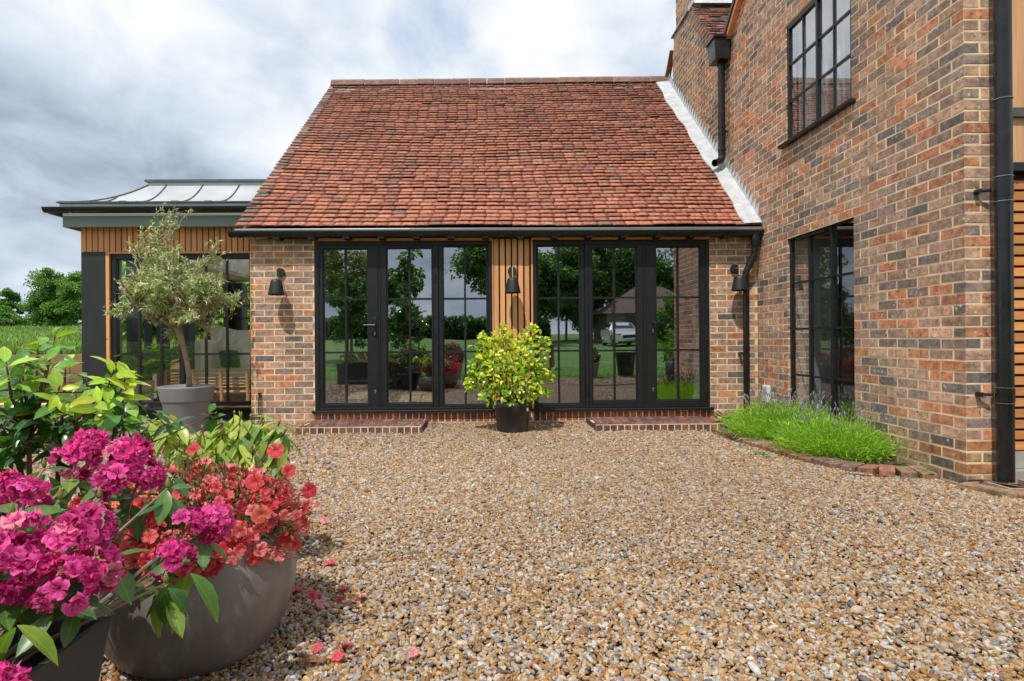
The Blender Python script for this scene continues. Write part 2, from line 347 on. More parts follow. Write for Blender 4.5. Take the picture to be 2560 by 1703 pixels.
def headers(mb, o, u, v, n, Ln, c, d, pal, pitch=0.075, w=0.065, mi_b=0, mi_m=1):
    o, u, v, n = (np.array(t, float) for t in (o, u, v, n)); x = 0.004
    f = (0, 1, 2, 3) if np.dot(np.cross(u, v), n) > 0 else (3, 2, 1, 0)
    mb.add([o + u * p + v * q - n * 0.0015 for p, q in ((0, c - 0.01), (Ln, c - 0.01), (Ln, d + 0.008), (0, d + 0.008))], [f], (1, 1, 1), mi_m)
    while x < Ln - 0.02:
        one_brick(mb, o, u, v, n, x, min(x + w, Ln), c, d, tuple(pick(*pal, 1, 0.12)[0]), mi_b); x += pitch

# ------------------------------------------------------------------ ground
def ground():
    b = MB().box(-160, 160, -160, 160, -0.5, -0.02)
    tag(b.build('ground', pm('earth', (0.11, 0.12, 0.045), 0.95, ns=3, na=0.4)), 'earth and rough grass around the house', 'ground', kind='structure')
    m, nt, N, L, P = nodes('gravel_sheet'); tc = N('ShaderNodeTexCoord'); w = N('ShaderNodeTexVoronoi'); w.inputs['Scale'].default_value = 55
    L(tc.outputs['Object'], w.inputs[0]); rp = N('ShaderNodeValToRGB'); el = rp.color_ramp.elements
    el[0].color = (0.30, 0.19, 0.09, 1); el[1].color = (0.38, 0.29, 0.19, 1); sp = N('ShaderNodeSeparateColor'); L(w.outputs['Color'], sp.inputs[0])
    L(sp.outputs[0], rp.inputs[0]); L(mulc(N, L, rp.outputs[0], ramp_(N, L, w.outputs['Distance'], 0.2, 0.7, 0.62, 0.25)), P.inputs['Base Color']); P.inputs['Roughness'].default_value = 0.9
    g = MB().box(-9.0, 6.5, -1.1, 8.7, -0.02, 0.002)
    tag(g.build('gravel_bed', m), 'gravel forecourt bed in front of the house', 'gravel bed', kind='structure')
ground()

# ------------------------------------------------------------------ the brick extension with the big tiled roof
EXT = root('brick_extension', 'single storey brick extension with a large red tiled roof and black glazed doors', 'house', (0, 7, 0))
XL, XR, FY = -2.761, 3.135, 7.0
def extension():
    w = MB()
    brick_face(w, (XL, FY, 0), (1, 0, 0), (0, -1, 0), -2.03 - XL, 0.012, 29, pal=PAL_PIER, shift=0.05)
    brick_face(w, (2.576, FY, 0), (1, 0, 0), (0, -1, 0), XR - 2.576, 0.012, 29, pal=PAL_PIER, shift=0.09)
    for x0, x1 in ((-2.03, 0.03), (0.504, 2.576), (0.03, 0.504)):
        headers(w, (x0, FY + 0.004, 0), (1, 0, 0), (0, 0, 1), (0, -1, 0), x1 - x0, 0.045, 0.150, ([(0.40, 0.125, 0.07), (0.33, 0.115, 0.075), (0.24, 0.09, 0.075)], [5, 4, 2]))
        w.box(x0, x1, FY + 0.012, FY + 0.10, -0.02, 0.153, mi=1)
    w.box(XL, -2.03, FY + 0.009, FY + 0.28, 0, 2.18, mi=1); w.box(2.576, XR, FY + 0.009, FY + 0.28, 0, 2.18, mi=1)
    w.box(XL, XL + 0.1, FY + 0.28, 11.6, 0, 2.32, mi=1)
    for xa, nn in ((XL, (-1, 0, 0)),):
        brick_face(w, (xa, FY, 0), (0, 1, 0), nn, 0.22, 0.012, 29, pal=PAL_PIER)
    w.build('wall', [M['brick'], M['mortar']], EXT)
    # inside shell: dark room, boards, white returns beside the doors
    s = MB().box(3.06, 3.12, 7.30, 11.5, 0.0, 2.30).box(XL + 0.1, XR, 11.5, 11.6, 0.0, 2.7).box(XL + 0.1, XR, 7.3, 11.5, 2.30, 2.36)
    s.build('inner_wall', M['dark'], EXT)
    MB().box(XL + 0.1, XR, 7.11, 11.5, 0.05, 0.15).build('floor', M['floor_wood'], EXT)
    MB().box(-2.04, -2.0, 7.12, 7.56, 0.15, 2.30).build('plaster_return', M['plaster'], EXT); MB().box(2.575, 2.62, 7.12, 7.58, 0.15, 2.30).box(2.56, 2.575, 7.12, 7.585, 0.15, 0.27).build('plaster_return', M['plaster'], EXT)
    # timber panel between the two door sets
    t = MB(); t.box(0.03, 0.504, FY + 0.03, FY + 0.06, 0.153, 2.165, (0.01, 0.01, 0.01))
    x = 0.052
    for k in range(6):
        g = random.uniform(0.82, 1.12); t.box(x, x + 0.0530, FY + 0.002, FY + 0.029, 0.158, 2.165, (g, g * random.uniform(0.93, 1.05), g)); x += 0.0712
    t.box(0.0305, 0.045, FY - 0.004, FY + 0.029, 0.158, 2.17, (1, 0.95, 0.9)); t.box(0.484, 0.5035, FY - 0.004, FY + 0.029, 0.158, 2.17, (1, 0.92, 0.85))
    t.build('timber_panel', M['larch'], EXT)
    rl = MB(); rl.box(-2.03, 0.03, FY - 0.006, FY + 0.03, 2.150, 2.178).box(0.504, 2.576, FY - 0.006, FY + 0.03, 2.153, 2.180); rl.build('timber_rail', M['larch_x'], EXT)
    for k in range(15):
        x = -2.45 + k * 0.395; MB().box(x, x + 0.075, 6.84, FY - 0.008, 2.150, 2.20).build('rafter_foot', M['black'], EXT)
extension()

# roof surface: s across 0..1, t up the slope 0..1
EL, ER, RL, RR = (np.array(p) for p in ((-2.878, 6.87, 2.285), (3.135, 6.87, 2.280), (-2.862, 11.05, 5.655), (3.135, 10.50, 5.480)))
RN = unit(np.cross(ER - EL, RL - EL)); RN = RN if RN[2] > 0 else -RN
def roofp(s, t):
    p = (EL * (1 - s) + ER * s) * (1 - t) + (RL * (1 - s) + RR * s) * t
    dz = 0.012 * math.sin(7.0 * s + 2.0 + 2.2 * t) * math.sin(math.pi * min(1, t * 1.1)) + 0.004 * math.sin(17 * s + 9 * t) - 0.045 * math.sin(math.pi * t) * math.sin(math.pi * s)
    return p + RN * dz
def roof():
    V = []; F = []; C = []; rows, cols = 51, 38
    PALT = [(0.50, 0.19, 0.11), (0.43, 0.155, 0.095), (0.34, 0.125, 0.085), (0.24, 0.105, 0.08), (0.19, 0.14, 0.12), (0.44, 0.22, 0.15), (0.34, 0.25, 0.07)]
    def tile(s0, s1, t, col, lift, ln=0.028):
        k = 4; o = len(V); cam_h = random.gauss(0.0017, 0.0015); tw = random.gauss(0, 0.0011)
        for r, (tt, up) in enumerate(((t, lift), (min(1.0, t + ln), 0.004))):
            for i in range(k + 1):
                x = i / k; s = s0 + (s1 - s0) * x; p = roofp(s, tt)
                V.append(p + RN * (up + (cam_h * (1 - (2 * x - 1) ** 2) + tw * (x - 0.5)) * (1.0 if r == 0 else 0.2)))
        for i in range(k + 1): V.append(V[o + i] - RN * 0.0125)
        b = o + 2 * (k + 1)
        for i in range(k):
            F.append((o + i, o + i + 1, o + k + 1 + i + 1, o + k + 1 + i)); F.append((b + i, b + i + 1, o + i + 1, o + i)); C.extend([col, tuple(0.62 * q for q in col)])  # tail faces coloured darker: shade line under each row painted in
        F.append((b, o, o + k + 1, o + k + 1)); F.append((o + k, b + k, o + 2 * k + 1, o + 2 * k + 1)); C.extend([col, col])
    for r in range(rows):
        t = r / rows; n = cols; w = 1.0 / n; s = (-0.5 * w if r % 2 else 0.0) + random.uniform(-.14, .14) * w; first = True; rowlift = random.gauss(0, 0.002); ph1, ph2 = random.random() * 6, random.random() * 6
        slip = random.gauss(0, 0.0004)
        while s < 1.0:
            ww = w * random.uniform(0.93, 1.07); a, b = max(s, 0.0), min(s + ww, 1.0)
            if first: b = s + w * (1.5 if r % 2 else 1.0); a = 0.0
            if b - a > 0.006:
                dirt = 0.5 + 0.5 * math.sin(5.3 * a + 1.3 * math.sin(9 * t + 2)) * math.sin(4.1 * t + 0.6 + 3 * a)
                wt = np.array([0.30 - 0.16 * t, 0.34, 0.16 + 0.22 * t + 0.14 * dirt, 0.04 + 0.11 * t + 0.14 * dirt * t, 0.020, 0.03 * (1 - t), 0.002])
                if a > 0.80 and 0.45 < t: wt[3] += 0.16; wt[2] += 0.1
                c = pick(PALT, wt, 1, 0.07)[0]; c = c * .80 + np.array((.385, .14, .087)) * .20; c = c * (1.06 - .22 * t - .12 * dirt * t)
                if first and r % 2: c = pick([(0.19, 0.14, 0.115)], [1], 1, 0.1)[0]
                g = 0.00022; tile(a + g, b - g, t + slip + random.gauss(0, 0.0005), tuple(c), 0.031 + rowlift + 0.0035 * math.sin(13 * a + ph1) + 0.0025 * math.sin(31 * a + ph2) + random.gauss(0, 0.0018) + (0.006 if random.random() < 0.06 else 0))
            s = b if first else s + ww
            first = False
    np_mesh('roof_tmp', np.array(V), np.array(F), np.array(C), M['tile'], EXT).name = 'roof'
    rf = [o for o in kids(EXT) if o.name == 'roof'][0]; OFF['roof'] = OFF[EXT.name]
    u = MB(); q = [roofp(s, t) - RN * 0.11 for t in (0, 1) for s in (0, 1)]
    bk = [np.array([XL, 15.2, 2.3]), np.array([XR, 14.4, 2.3])]
    u.add([q[0], q[1], q[3], q[2], bk[0], bk[1]], [(0, 1, 2, 3), (3, 2, 5, 4)], (0.2, 0.08, 0.05)); u.build('underlay', M['tile'], rf)
    # ridge tiles with pale joints
    rd = MB(); n = 19
    for k in range(n):
        p, q = RL + (RR - RL) * (k / n + 0.0012), RL + (RR - RL) * ((k + 1) / n - 0.0012); g = random.uniform(0.8, 1.15); dz = random.gauss(0, 0.003)
        prof = [(-0.105, -0.045), (-0.085, 0.03), (-0.035, 0.075), (0.035, 0.075), (0.085, 0.03), (0.105, -0.045)]
        VV = [np.array((e[0], e[1] + y, e[2] + z + 0.02 + dz)) for e in (p, q) for y, z in prof]
        rd.add(VV, [(i, i + 1, i + 7, i + 6) for i in range(5)] + [(5, 4, 3, 2, 1, 0), (6, 7, 8, 9, 10, 11)], (0.21 * g, 0.115 * g, 0.088 * g))
        if k: rd.add([np.array((p[0] + dx - 0.007, p[1] + y, p[2] + z + 0.014)) for dx in (0, 0.014) for y, z in prof], [(i, i + 1, i + 7, i + 6) for i in range(5)], (0.40, 0.34, 0.28))
    rd.build('ridge', M['ridge'], rf)
    ms = MB()                                                     # cushions of moss
    for s, t in [(0.27, 0.36), (0.31, 0.335), (0.262, 0.31), (0.61, 0.40)] + [(random.uniform(0.74, 0.985), random.uniform(0.955, 0.992)) for _ in range(44)] + [(random.uniform(0.5, 0.97), random.uniform(0.5, 0.95)) for _ in range(12)]:
        p = roofp(s, t) + RN * 0.026; r = random.uniform(0.012, 0.034)
        ms.lathe(p - np.array((0, 0, 0.01)), [(r, 0), (r * 0.85, r * 0.3), (r * 0.4, r * 0.5), (0.001, r * 0.55)], 7, (0.16 + random.random() * 0.1, 0.15 + random.random() * 0.05, 0.02))
    ms.build('moss', pm('moss', rough=0.95, attr=True, bump=0.8, bs=200), rf, smooth=True)['kind'] = 'stuff'
    # lead along the abutment: flat apron on the tiles, upstand, stepped teeth
    ld = MB(); n = 60
    for i in range(n):
        t0, t1 = i / n, (i + 1) / n
        def edge(t): return 0.967 - 0.0018 * math.sin(t * 41) - 0.0022 * math.sin(t * 17 + 1) - 0.004 * t
        A = [roofp(edge(t0), t0) + RN * 0.040, roofp(0.9985, t0) + RN * 0.052, roofp(0.9985, t1) + RN * 0.052, roofp(edge(t1), t1) + RN * 0.040]
        ld.add(A, [(0, 1, 2, 3)]); ld.add([A[0] - RN * 0.02, A[0], A[3], A[3] - RN * 0.02], [(0, 1, 2, 3)])
        b0, b1 = roofp(1, t0), roofp(1, t1); x = XR - 0.006
        ld.add([(x, b0[1], b0[2] + 0.03), (x, b1[1], b1[2] + 0.03), (x, b1[1], b1[2] + 0.085), (x, b0[1], b0[2] + 0.085)], [(3, 2, 1, 0)])
    k = 0; z = 2.36
    while z < 5.52:
        t = (z - 2.28) / (5.48 - 2.28); y = 6.87 + t * 3.63; x = XR - 0.0085
        zr = 2.28 + (y - 6.87) / 3.63 * 3.2 + 0.05; j = random.uniform(-.008, .008)
        ld.add([(x, y, zr), (x, y - 0.045, zr + 0.135 + j), (x, y - 0.028, zr + 0.138 + j), (x, y + 0.095, zr + 0.088)], [(3, 2, 1, 0)]); ld.add([(x, y, zr), (x, y - 0.045, zr + 0.135 + j), (x + 0.007, y - 0.045, zr + 0.135 + j), (x + 0.007, y, zr)], [(0, 1, 2, 3)]); z += 0.075
    ld.build('lead_flashing', M['lead'], rf)
roof()

def gutter_run(name, p, q, r, mat, parent, brackets):
    g = MB(); p = np.array(p, float); q = np.array(q, float); d = unit(q - p); s = np.array([0, 0, 1.0]); o = np.cross(d, s)
    A = [math.pi + math.pi * i / 10 for i in range(11)]; pr = [(r * math.cos(a), r * math.sin(a)) for a in A] + [((r - 0.005) * math.cos(a), (r - 0.005) * math.sin(a)) for a in A[::-1]]
    n = len(pr); VV = [e + o * x + s * z for e in (p, q) for x, z in pr]
    g.add(VV, [(i, (i + 1) % n, n + (i + 1) % n, n + i) for i in range(n)])
    for e in (p, q): g.add([e + o * r * math.cos(a) + s * r * math.sin(a) for a in A], [tuple(range(11))])
    for f in (-1, 1): g.obox((p + q) / 2 + o * f * r, d, o, s, np.linalg.norm(q - p) / 2, 0.006, 0.006)
    ob = g.build(name, mat, parent)
    for b in brackets:
        k = MB(); c = p + (q - p) * b; VV = [c + d * e + o * (r + 0.004) * math.cos(a) + s * (r + 0.004) * math.sin(a) for e in (-0.018, 0.018) for a in A]
        k.add(VV, [(i, i + 1, 12 + i, 11 + i) for i in range(10)]); k.build('gutter_bracket', mat, ob)
    return ob
def ext_trim():
    MB().box(-2.87, 3.13, 6.850, 6.866, 2.225, 2.268).box(-2.88, -0.9, 6.838, 6.849, 2.238, 2.262).build('eaves_strip', M['greymetal'], EXT, bevel=0.004)
    gutter_run('gutter', (-2.94, 6.87, 2.232), (3.21, 6.87, 2.222), 0.060, M['gutter'], EXT, [0.02, 0.155, 0.29, 0.335, 0.47, 0.62, 0.78, 0.93])
    p = MB()
    p.lathe((3.055, 6.87, 0), [(0.05, 2.185), (0.052, 2.12), (0.04, 2.03), (0.04, 1.99)], 16)
    p.tube([(3.055, 6.87, 2.0), (3.055, 6.875, 1.96), (3.03, 6.885, 1.91), (2.985, 6.905, 1.80), (2.965, 6.91, 1.755), (2.962, 6.91, 1.70)], 0.037, 14)
    p.tube([(2.962, 6.91, 1.72), (2.962, 6.91, 0.0)], 0.036, 16)
    for z in (1.70, 1.58, 0.86, 0.78): p.tube([(2.962, 6.91, z), (2.962, 6.91, z + 0.028)], 0.0415, 16)
    ob = p.build('downpipe', M['pipe'], EXT, smooth=False)
    for z in (1.62, 0.82): MB().box(2.905, 2.93, 6.93, 6.999, z - 0.012, z + 0.012).tube([(2.915, 6.985, z), (2.915, 6.92, z)], 0.012, 8).build('pipe_clip', M['pipe'], ob)
ext_trim()

# ------------------------------------------------------------------ the two sets of glazed doors
def leaf_frame(parent, name, x0, x1, g0, g1, z0, z1, gz0, gz1, y, glass='glass', bars=True):
    f = MB(); yb = y + 0.055
    f.box(x0, g0, y, yb, z0, z1).box(g1, x1, y, yb, z0, z1).box(g0, g1, y, yb, z0, gz0).box(g0, g1, y, yb, gz1, z1)
    for a, b in ((x0 + 0.006, x0 + 0.012), (x1 - 0.012, x1 - 0.006)): f.box(a, b, y - 0.004, y + 0.002, z0 + 0.01, z1 - 0.01)
    i = 0.012
    f.box(g0, g0 + i, y + 0.014, y + 0.03, gz0 + i, gz1 - i).box(g1 - i, g1, y + 0.014, y + 0.03, gz0 + i, gz1 - i)
    f.box(g0, g1, y + 0.014, y + 0.03, gz0, gz0 + i).box(g0, g1, y + 0.014, y + 0.03, gz1 - i, gz1)
    o = f.build(name, M['black'], parent, bevel=0.003)
    MB().box(g0 - 0.004, g1 + 0.004, y + 0.034, y + 0.040, gz0 - 0.004, gz1 + 0.004).build('pane', M[glass], o)
    if bars:
        b = MB(); c = (g0 + g1) / 2; zs = (0.857, 1.476)
        for za, zb in zip((gz0 + i,) + tuple(z + 0.011 for z in zs), tuple(z - 0.011 for z in zs) + (gz1 - i,)): b.box(c - 0.011, c + 0.011, y + 0.016, y + 0.032, za, zb)
        for z in zs: b.box(g0 + i, g1 - i, y + 0.0145, y + 0.033, z - 0.011, z + 0.011)
        b.build('glazing_bar', M['black'], o)
    return o
def lever(parent, x, z, way, y):
    h = MB(); h.box(x - 0.016, x + 0.016, y - 0.012, y - 0.0045, z - 0.13, z + 0.085); h.tube([(x, y - 0.004, z), (x, y - 0.055, z)], 0.010, 10)
    h.tube([(x - way * 0.012, y - 0.055, z), (x + way * 0.125, y - 0.055, z)], 0.0095, 10); h.build('handle', M['handle'], parent, smooth=False, bevel=0.002)
    k = MB(); k.tube([(x, y - 0.013, z - 0.085), (x, y - 0.016, z - 0.085)], 0.009, 12); k.box(x - 0.005, x + 0.005, y - 0.0165, y - 0.0125, z - 0.115, z - 0.088); k.build('keyhole', M['steel'], parent)
def hinges(parent, x, y, zs):
    for z in zs: MB().tube([(x, y - 0.010, z - 0.05), (x, y - 0.010, z + 0.05)], 0.009, 10).build('hinge', M['handle'], parent)
def doors():
    for x0, x1, m0, m1 in ((-2.028, 0.028, (-1.29, -1.272), (-0.655, -0.60)), (0.506, 2.574, (1.115, 1.150), (1.80, 1.822))):
        f = MB(); y = 7.012
        f.box(x0, x0 + 0.042, y, 7.09, 0.19, 2.148).box(x1 - 0.042, x1, y, 7.09, 0.19, 2.148).box(x0 + 0.042, x1 - 0.042, y, 7.09, 2.098, 2.148)
        f.box(x0 + 0.042, x1 - 0.042, y + 0.004, 7.09, 0.19, 0.212)
        for a, b in (m0, m1): f.box(a, b, y + 0.002, 7.088, 0.212, 2.098)
        o = f.build('door_frame', M['black'], EXT, bevel=0.003)
        s = MB(); s.box(x0 - 0.03, x1 + 0.03, 6.955, 7.10, 0.158, 0.188); s.build('sill', M['black'], o, bevel=0.005)
    y = 7.016
    A = leaf_frame(EXT, 'door', -1.984, -1.292, -1.936, -1.415, 0.214, 2.096, 0.262, 2.066, y); lever(A, -1.335, 1.172, -1, y); hinges(A, -1.982, y, (1.95, 1.72, 1.02, 0.40))
    B = leaf_frame(EXT, 'door', -1.270, -0.657, -1.199, -0.667, 0.214, 2.096, 0.262, 2.070, y); hinges(B, -0.64, y, (1.95, 1.72, 1.02, 0.40))
    leaf_frame(EXT, 'fixed_light', -0.598, -0.016, -0.546, -0.030, 0.214, 2.096, 0.236, 2.090, y + 0.012)
    leaf_frame(EXT, 'fixed_light', 0.550, 1.113, 0.556, 1.060, 0.214, 2.096, 0.236, 2.090, y + 0.012)
    E = leaf_frame(EXT, 'door', 1.152, 1.798, 1.195, 1.724, 0.214, 2.096, 0.268, 2.070, y); hinges(E, 1.14, y, (1.95, 1.72, 1.02, 0.40))
    G = leaf_frame(EXT, 'door', 1.824, 2.530, 1.945, 2.475, 0.214, 2.096, 0.268, 2.070, y); lever(G, 1.905, 1.180, 1, y); hinges(G, 2.528, y, (1.72, 1.02, 0.40))
    for p, x in ((A, -1.335), (G, 1.905)): MB().tube([(x, y - 0.001, 0.41), (x, y - 0.008, 0.41)], 0.012, 10).tube([(x, y - 0.001, 0.385), (x, y - 0.01, 0.385)], 0.008, 8).build('bolt', M['steel'], p)
doors()

# brick steps below the doors
def step(x0, x1, label):
    o = root('brick_step', label, 'step', ((x0 + x1) / 2, 6.64, 0), 'brick steps below the doors')
    pal = ([(0.17, 0.085, 0.075), (0.22, 0.10, 0.08), (0.13, 0.085, 0.085), (0.27, 0.13, 0.09)], [4, 4, 3, 2]); b = MB()
    y0, z1 = 6.30, 0.088; b.box(x0 + 0.007, x1 - 0.007, y0 + 0.007, 6.994, -0.01, z1 - 0.006, mi=1)
    headers(b, (x0, y0, 0), (1, 0, 0), (0, 0, 1), (0, -1, 0), x1 - x0, 0.0, z1, pal, 0.0755, 0.067)
    X, Y, Z = np.array([1.0, 0, 0]), np.array([0, 1.0, 0]), np.array([0, 0, 1.0])
    for r in range(3):
        ya = y0 + r * 0.226; x = x0 + (0.0 if r % 2 == 0 else 0.0375)
        while x < x1 - 0.02:
            one_brick(b, np.array([0, 0, z1]), X, Y, Z, x, min(x + 0.067, x1), ya, min(ya + 0.217, 6.99), tuple(pick(*pal, 1, 0.12)[0])); x += 0.0755
    for xs, nx in ((x0, -1), (x1, 1)):
        for ya in (y0, y0 + 0.226, y0 + 0.452): one_brick(b, np.array([xs, 0, 0.0]), Y, Z, np.array([nx, 0, 0.0]), ya, min(ya + 0.217, 6.99), 0.0, z1, tuple(pick(*pal, 1, 0.12)[0]))
    b.build('paving', [M['brick'], M['mortar']], o)
step(-2.035, -0.724, 'low purple brick step below the doors beside the olive tree'); step(1.105, 2.462, 'low purple brick step between the pot and the lavender')

# three wall lamps
def lamp():
    o = root('wall_lamp', 'black bell shaped wall lamp on the brick pier beside the olive tree', 'wall lamp', (-2.413, 6.995, 1.786), 'wall lamps along the front')
    x, z = -2.413, 1.786
    MB().tube([(x, 6.998, z), (x, 6.972, z)], 0.050, 24).build('backplate', M['lamp'], o)
    a = MB().tube([(x, 6.972, z), (x, 6.85, z - 0.012)], 0.006, 8); a.build('arm', M['steel'], o)
    MB().tube([(x, 6.85, z + 0.03), (x, 6.85, z - 0.10)], 0.007, 10).build('pin', M['cream'], o)
    MB().lathe((x, 6.85, z), [(0.010, -0.088), (0.050, -0.098), (0.060, -0.112), (0.064, -0.13), (0.090, -0.255), (0.092, -0.268), (0.087, -0.268), (0.06, -0.14), (0.01, -0.11)], 32).build('shade', M['lamp'], o, smooth=True)
    MB().lathe((x, 6.85, z), [(0.001, -0.205), (0.028, -0.19), (0.034, -0.165), (0.018, -0.12)], 16).build('bulb', M['white'], o, smooth=True)
    return o
L0 = lamp()
for x, dz, lb in ((0.262, 0.004, 'black bell shaped wall lamp on the timber panel above the bushy pot'), (2.862, 0.016, 'black bell shaped wall lamp tucked behind the swan neck downpipe')):
    c = copy_tree(L0); c.location = (x, 6.995, 1.786 + dz); c['label'] = lb
hk = MB(); hk.box(-2.672, -2.645, 6.965, 6.999, 0.375, 0.40); hk.tube([(-2.66, 6.97, 0.385), (-2.668, 6.96, 0.2), (-2.655, 6.965, 0.10), (-2.67, 6.95, 0.06)], 0.005, 6); hk.tube([(-2.65, 6.97, 0.385), (-2.648, 6.96, 0.15), (-2.655, 6.965, 0.10)], 0.004, 6)
tag(hk.build('wall_hook', M['black'], loc=(-2.66, 6.98, 0.2)), 'black hook with a hanging cord low on the brick pier', 'hook')

# ------------------------------------------------------------------ the main house: tall brick side wall
HOUSE = root('main_house', 'tall two storey brown brick house side with black windows and rainwater pipes', 'house', (XR, 6, 0))
NY = 3.917; Z0 = 0.016
def house():
    w = MB(); H = 6.2
    def limA(z):                                    # along +Y from the near corner; outline of the two gables
        a, b = 0.0, 6.25 if z < 5.87 else 6.25 - (z - 5.87)
        return (a, min(b, 3.78 - (z - 4.87) * 1.2)) if z > 4.87 else (a, b)
    def limB(z):
        if z < 4.88 or z > 6.08: return None
        return (4.10 + (z - 4.88) * 0.95, 6.25 if z < 5.87 else 6.20)
    ops = [(5.13 - NY, 6.285 - NY, 0.10, 2.068), (5.145 - NY, 6.29 - NY, 3.035, 4.268)]
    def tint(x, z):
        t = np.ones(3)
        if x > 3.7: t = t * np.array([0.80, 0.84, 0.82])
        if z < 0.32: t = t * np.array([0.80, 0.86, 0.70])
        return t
    o = (XR, NY, 0)
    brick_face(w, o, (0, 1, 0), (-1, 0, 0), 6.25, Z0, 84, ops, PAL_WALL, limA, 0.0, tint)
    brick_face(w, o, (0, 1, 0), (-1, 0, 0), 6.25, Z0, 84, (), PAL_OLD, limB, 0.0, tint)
    # near return, and the reveals of the two openings
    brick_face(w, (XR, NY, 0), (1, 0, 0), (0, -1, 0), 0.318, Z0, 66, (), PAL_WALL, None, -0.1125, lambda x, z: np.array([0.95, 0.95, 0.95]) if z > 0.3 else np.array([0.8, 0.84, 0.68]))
    brick_face(w, (XR + 0.318, NY, 0), (0, 1, 0), (1, 0, 0), 0.22, Z0, 66, (), PAL_WALL)
    for y, sgn, za, zb in ((6.285, -1, 0.10, 2.068), (6.29, -1, 3.035, 4.268), (5.13, 1, 0.10, 2.068), (5.145, 1, 3.035, 4.268)):
        k0 = int(math.ceil((za - Z0) / 0.075)); k1 = int((zb - Z0 + 0.02) / 0.075)
        brick_face(w, (XR, y, Z0 + 0.075 * k0), (1, 0, 0), (0, sgn, 0), 0.11, 0.0, k1 - k0, (), PAL_WALL, None, 0.0)
    # solid body behind the facing (openings left free)
    x0, x1 = XR + 0.0095, XR + 0.11
    for a, b, c, d in ((NY + 0.009, 5.13, 0, 4.9), (6.29, 10.16, 0, 4.88), (5.13, 6.29, 2.068, 3.035), (5.13, 6.29, 4.268, 4.9), (5.13, 6.285, -0.02, 0.10)): w.box(x0, x1, a, b, c, d, mi=1)
    w.box(XR + 0.11, XR + 0.31, NY + 0.009, 4.05, 0, 5.0, mi=1); w.box(x0, x1, 9.1, 10.15, 4.88, 6.08, mi=1); w.box(x0, x1, NY + 0.05, 7.4, 4.9, 5.3, mi=1)
    o = w.build('wall', [M['brick_old'], M['mortar']], HOUSE)
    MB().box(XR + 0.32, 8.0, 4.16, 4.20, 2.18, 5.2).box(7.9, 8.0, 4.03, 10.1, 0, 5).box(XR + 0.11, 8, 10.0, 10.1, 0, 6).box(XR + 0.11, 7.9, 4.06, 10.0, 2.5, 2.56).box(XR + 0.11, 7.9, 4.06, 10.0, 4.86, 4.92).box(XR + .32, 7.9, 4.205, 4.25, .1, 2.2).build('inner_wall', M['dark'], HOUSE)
    MB().box(XR + 0.11, 7.9, 4.21, 10.0, 0.0, 0.13).build('floor', M['floor_wood'], HOUSE)
    MB().box(XR + 0.115, XR + 0.46, 6.292, 6.33, 0.13, 2.3).box(XR + 0.12, 7.8, 8.30, 8.36, 0.131, 2.49).build('plaster_return', M['plaster'], HOUSE)  # far reveal, plus a pale partition added to lighten the view inside
    # chimney above the far gable, lead band under it
    ch = MB(); brick_face(ch, (XR + 0.03, 9.28, 0), (0, 1, 0), (-1, 0, 0), 0.80, 6.16, 26, (), PAL_OLD); brick_face(ch, (XR + 0.03, 9.28, 0), (1, 0, 0), (0, -1, 0), 0.9, 6.16, 26, (), PAL_OLD)
    ch.box(XR + 0.04, XR + 0.92, 9.29, 10.07, 6.0, 8.1, mi=1); ch.build('chimney', [M['brick'], M['mortar']], HOUSE)
    MB().box(XR - 0.02, XR + 0.02, 9.14, 10.20, 6.09, 6.115).build('lead_band', M['zincdark'], HOUSE)
    MB().box(XR - 0.03, 5.6, 9.02, 9.28, 6.06, 6.14).add([(XR - 0.03, 8.99, 6.03), (5.6, 8.99, 6.03), (5.6, 9.03, 6.15), (XR - 0.03, 9.03, 6.15)], [(0, 1, 2, 3)]).build('lead_ridge', M['lead'], HOUSE)
    vg = MB(); vg.obox((XR + 0.0, 10.32, 5.71), (1, 0, 0), (0, 0.68, -0.73), (0, 0.73, 0.68), 0.045, 0.23, 0.022, (0.24, 0.09, 0.055)); vg.build('verge_tiles', M['tile'], HOUSE)
    # valley roof that drains into the hopper
    V = []; F = []; C = []; pal = [(0.36, 0.14, 0.08), (0.25, 0.09, 0.06), (0.17, 0.085, 0.07), (0.10, 0.07, 0.065)]; u = unit(np.array([0, 1.0, 1.05])); nn = np.array([0, -u[2], u[1]])
    for r in range(17):
        for c in range(15):
            xa = XR - 0.05 + (c - (0.5 if r % 2 else 0)) * 0.168; p = np.array([0, 8.0, 4.86]) + u * (0.095 * r); b = len(V); col = pick(pal, [3, 4, 3, 2], 1, 0.12)[0]; lf = 0.03 + random.gauss(0, 0.006)
            xb = xa + 0.164; xa = max(xa, XR - 0.05)
            for x, e, l in ((xa, 0, lf), (xb, 0, lf + random.gauss(0, .004)), (xb, 0.13, 0.006), (xa, 0.13, 0.006), (xa, 0, lf - 0.016), (xb, 0, lf - 0.016)): V.append(np.array([x, p[1], p[2]]) + u * e + nn * l)
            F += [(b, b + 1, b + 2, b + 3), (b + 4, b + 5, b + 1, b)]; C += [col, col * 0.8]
    np_mesh('valley_roof', np.array(V), np.array(F), np.array(C), M['tile'], HOUSE)
    MB().add([(XR, 8.0, 4.85), (XR + 2.4, 8.0, 4.85), (XR + 2.4, 9.1, 6.0), (XR, 9.1, 6.0)], [(0, 1, 2, 3)], (0.12, .06, .05)).build('verge_bed', M['mortar'], HOUSE)
    # near gable verge board above the hopper
    nv = MB(); d = unit(np.array([0, -1.0, 0.83])); nv.obox((XR - 0.03, 7.26, 5.28), (1, 0, 0), d, np.cross((1, 0, 0), d), 0.035, 0.62, 0.05, (0.9, 0.8, 0.7)); nv.build('verge_board', M['larch'], HOUSE)
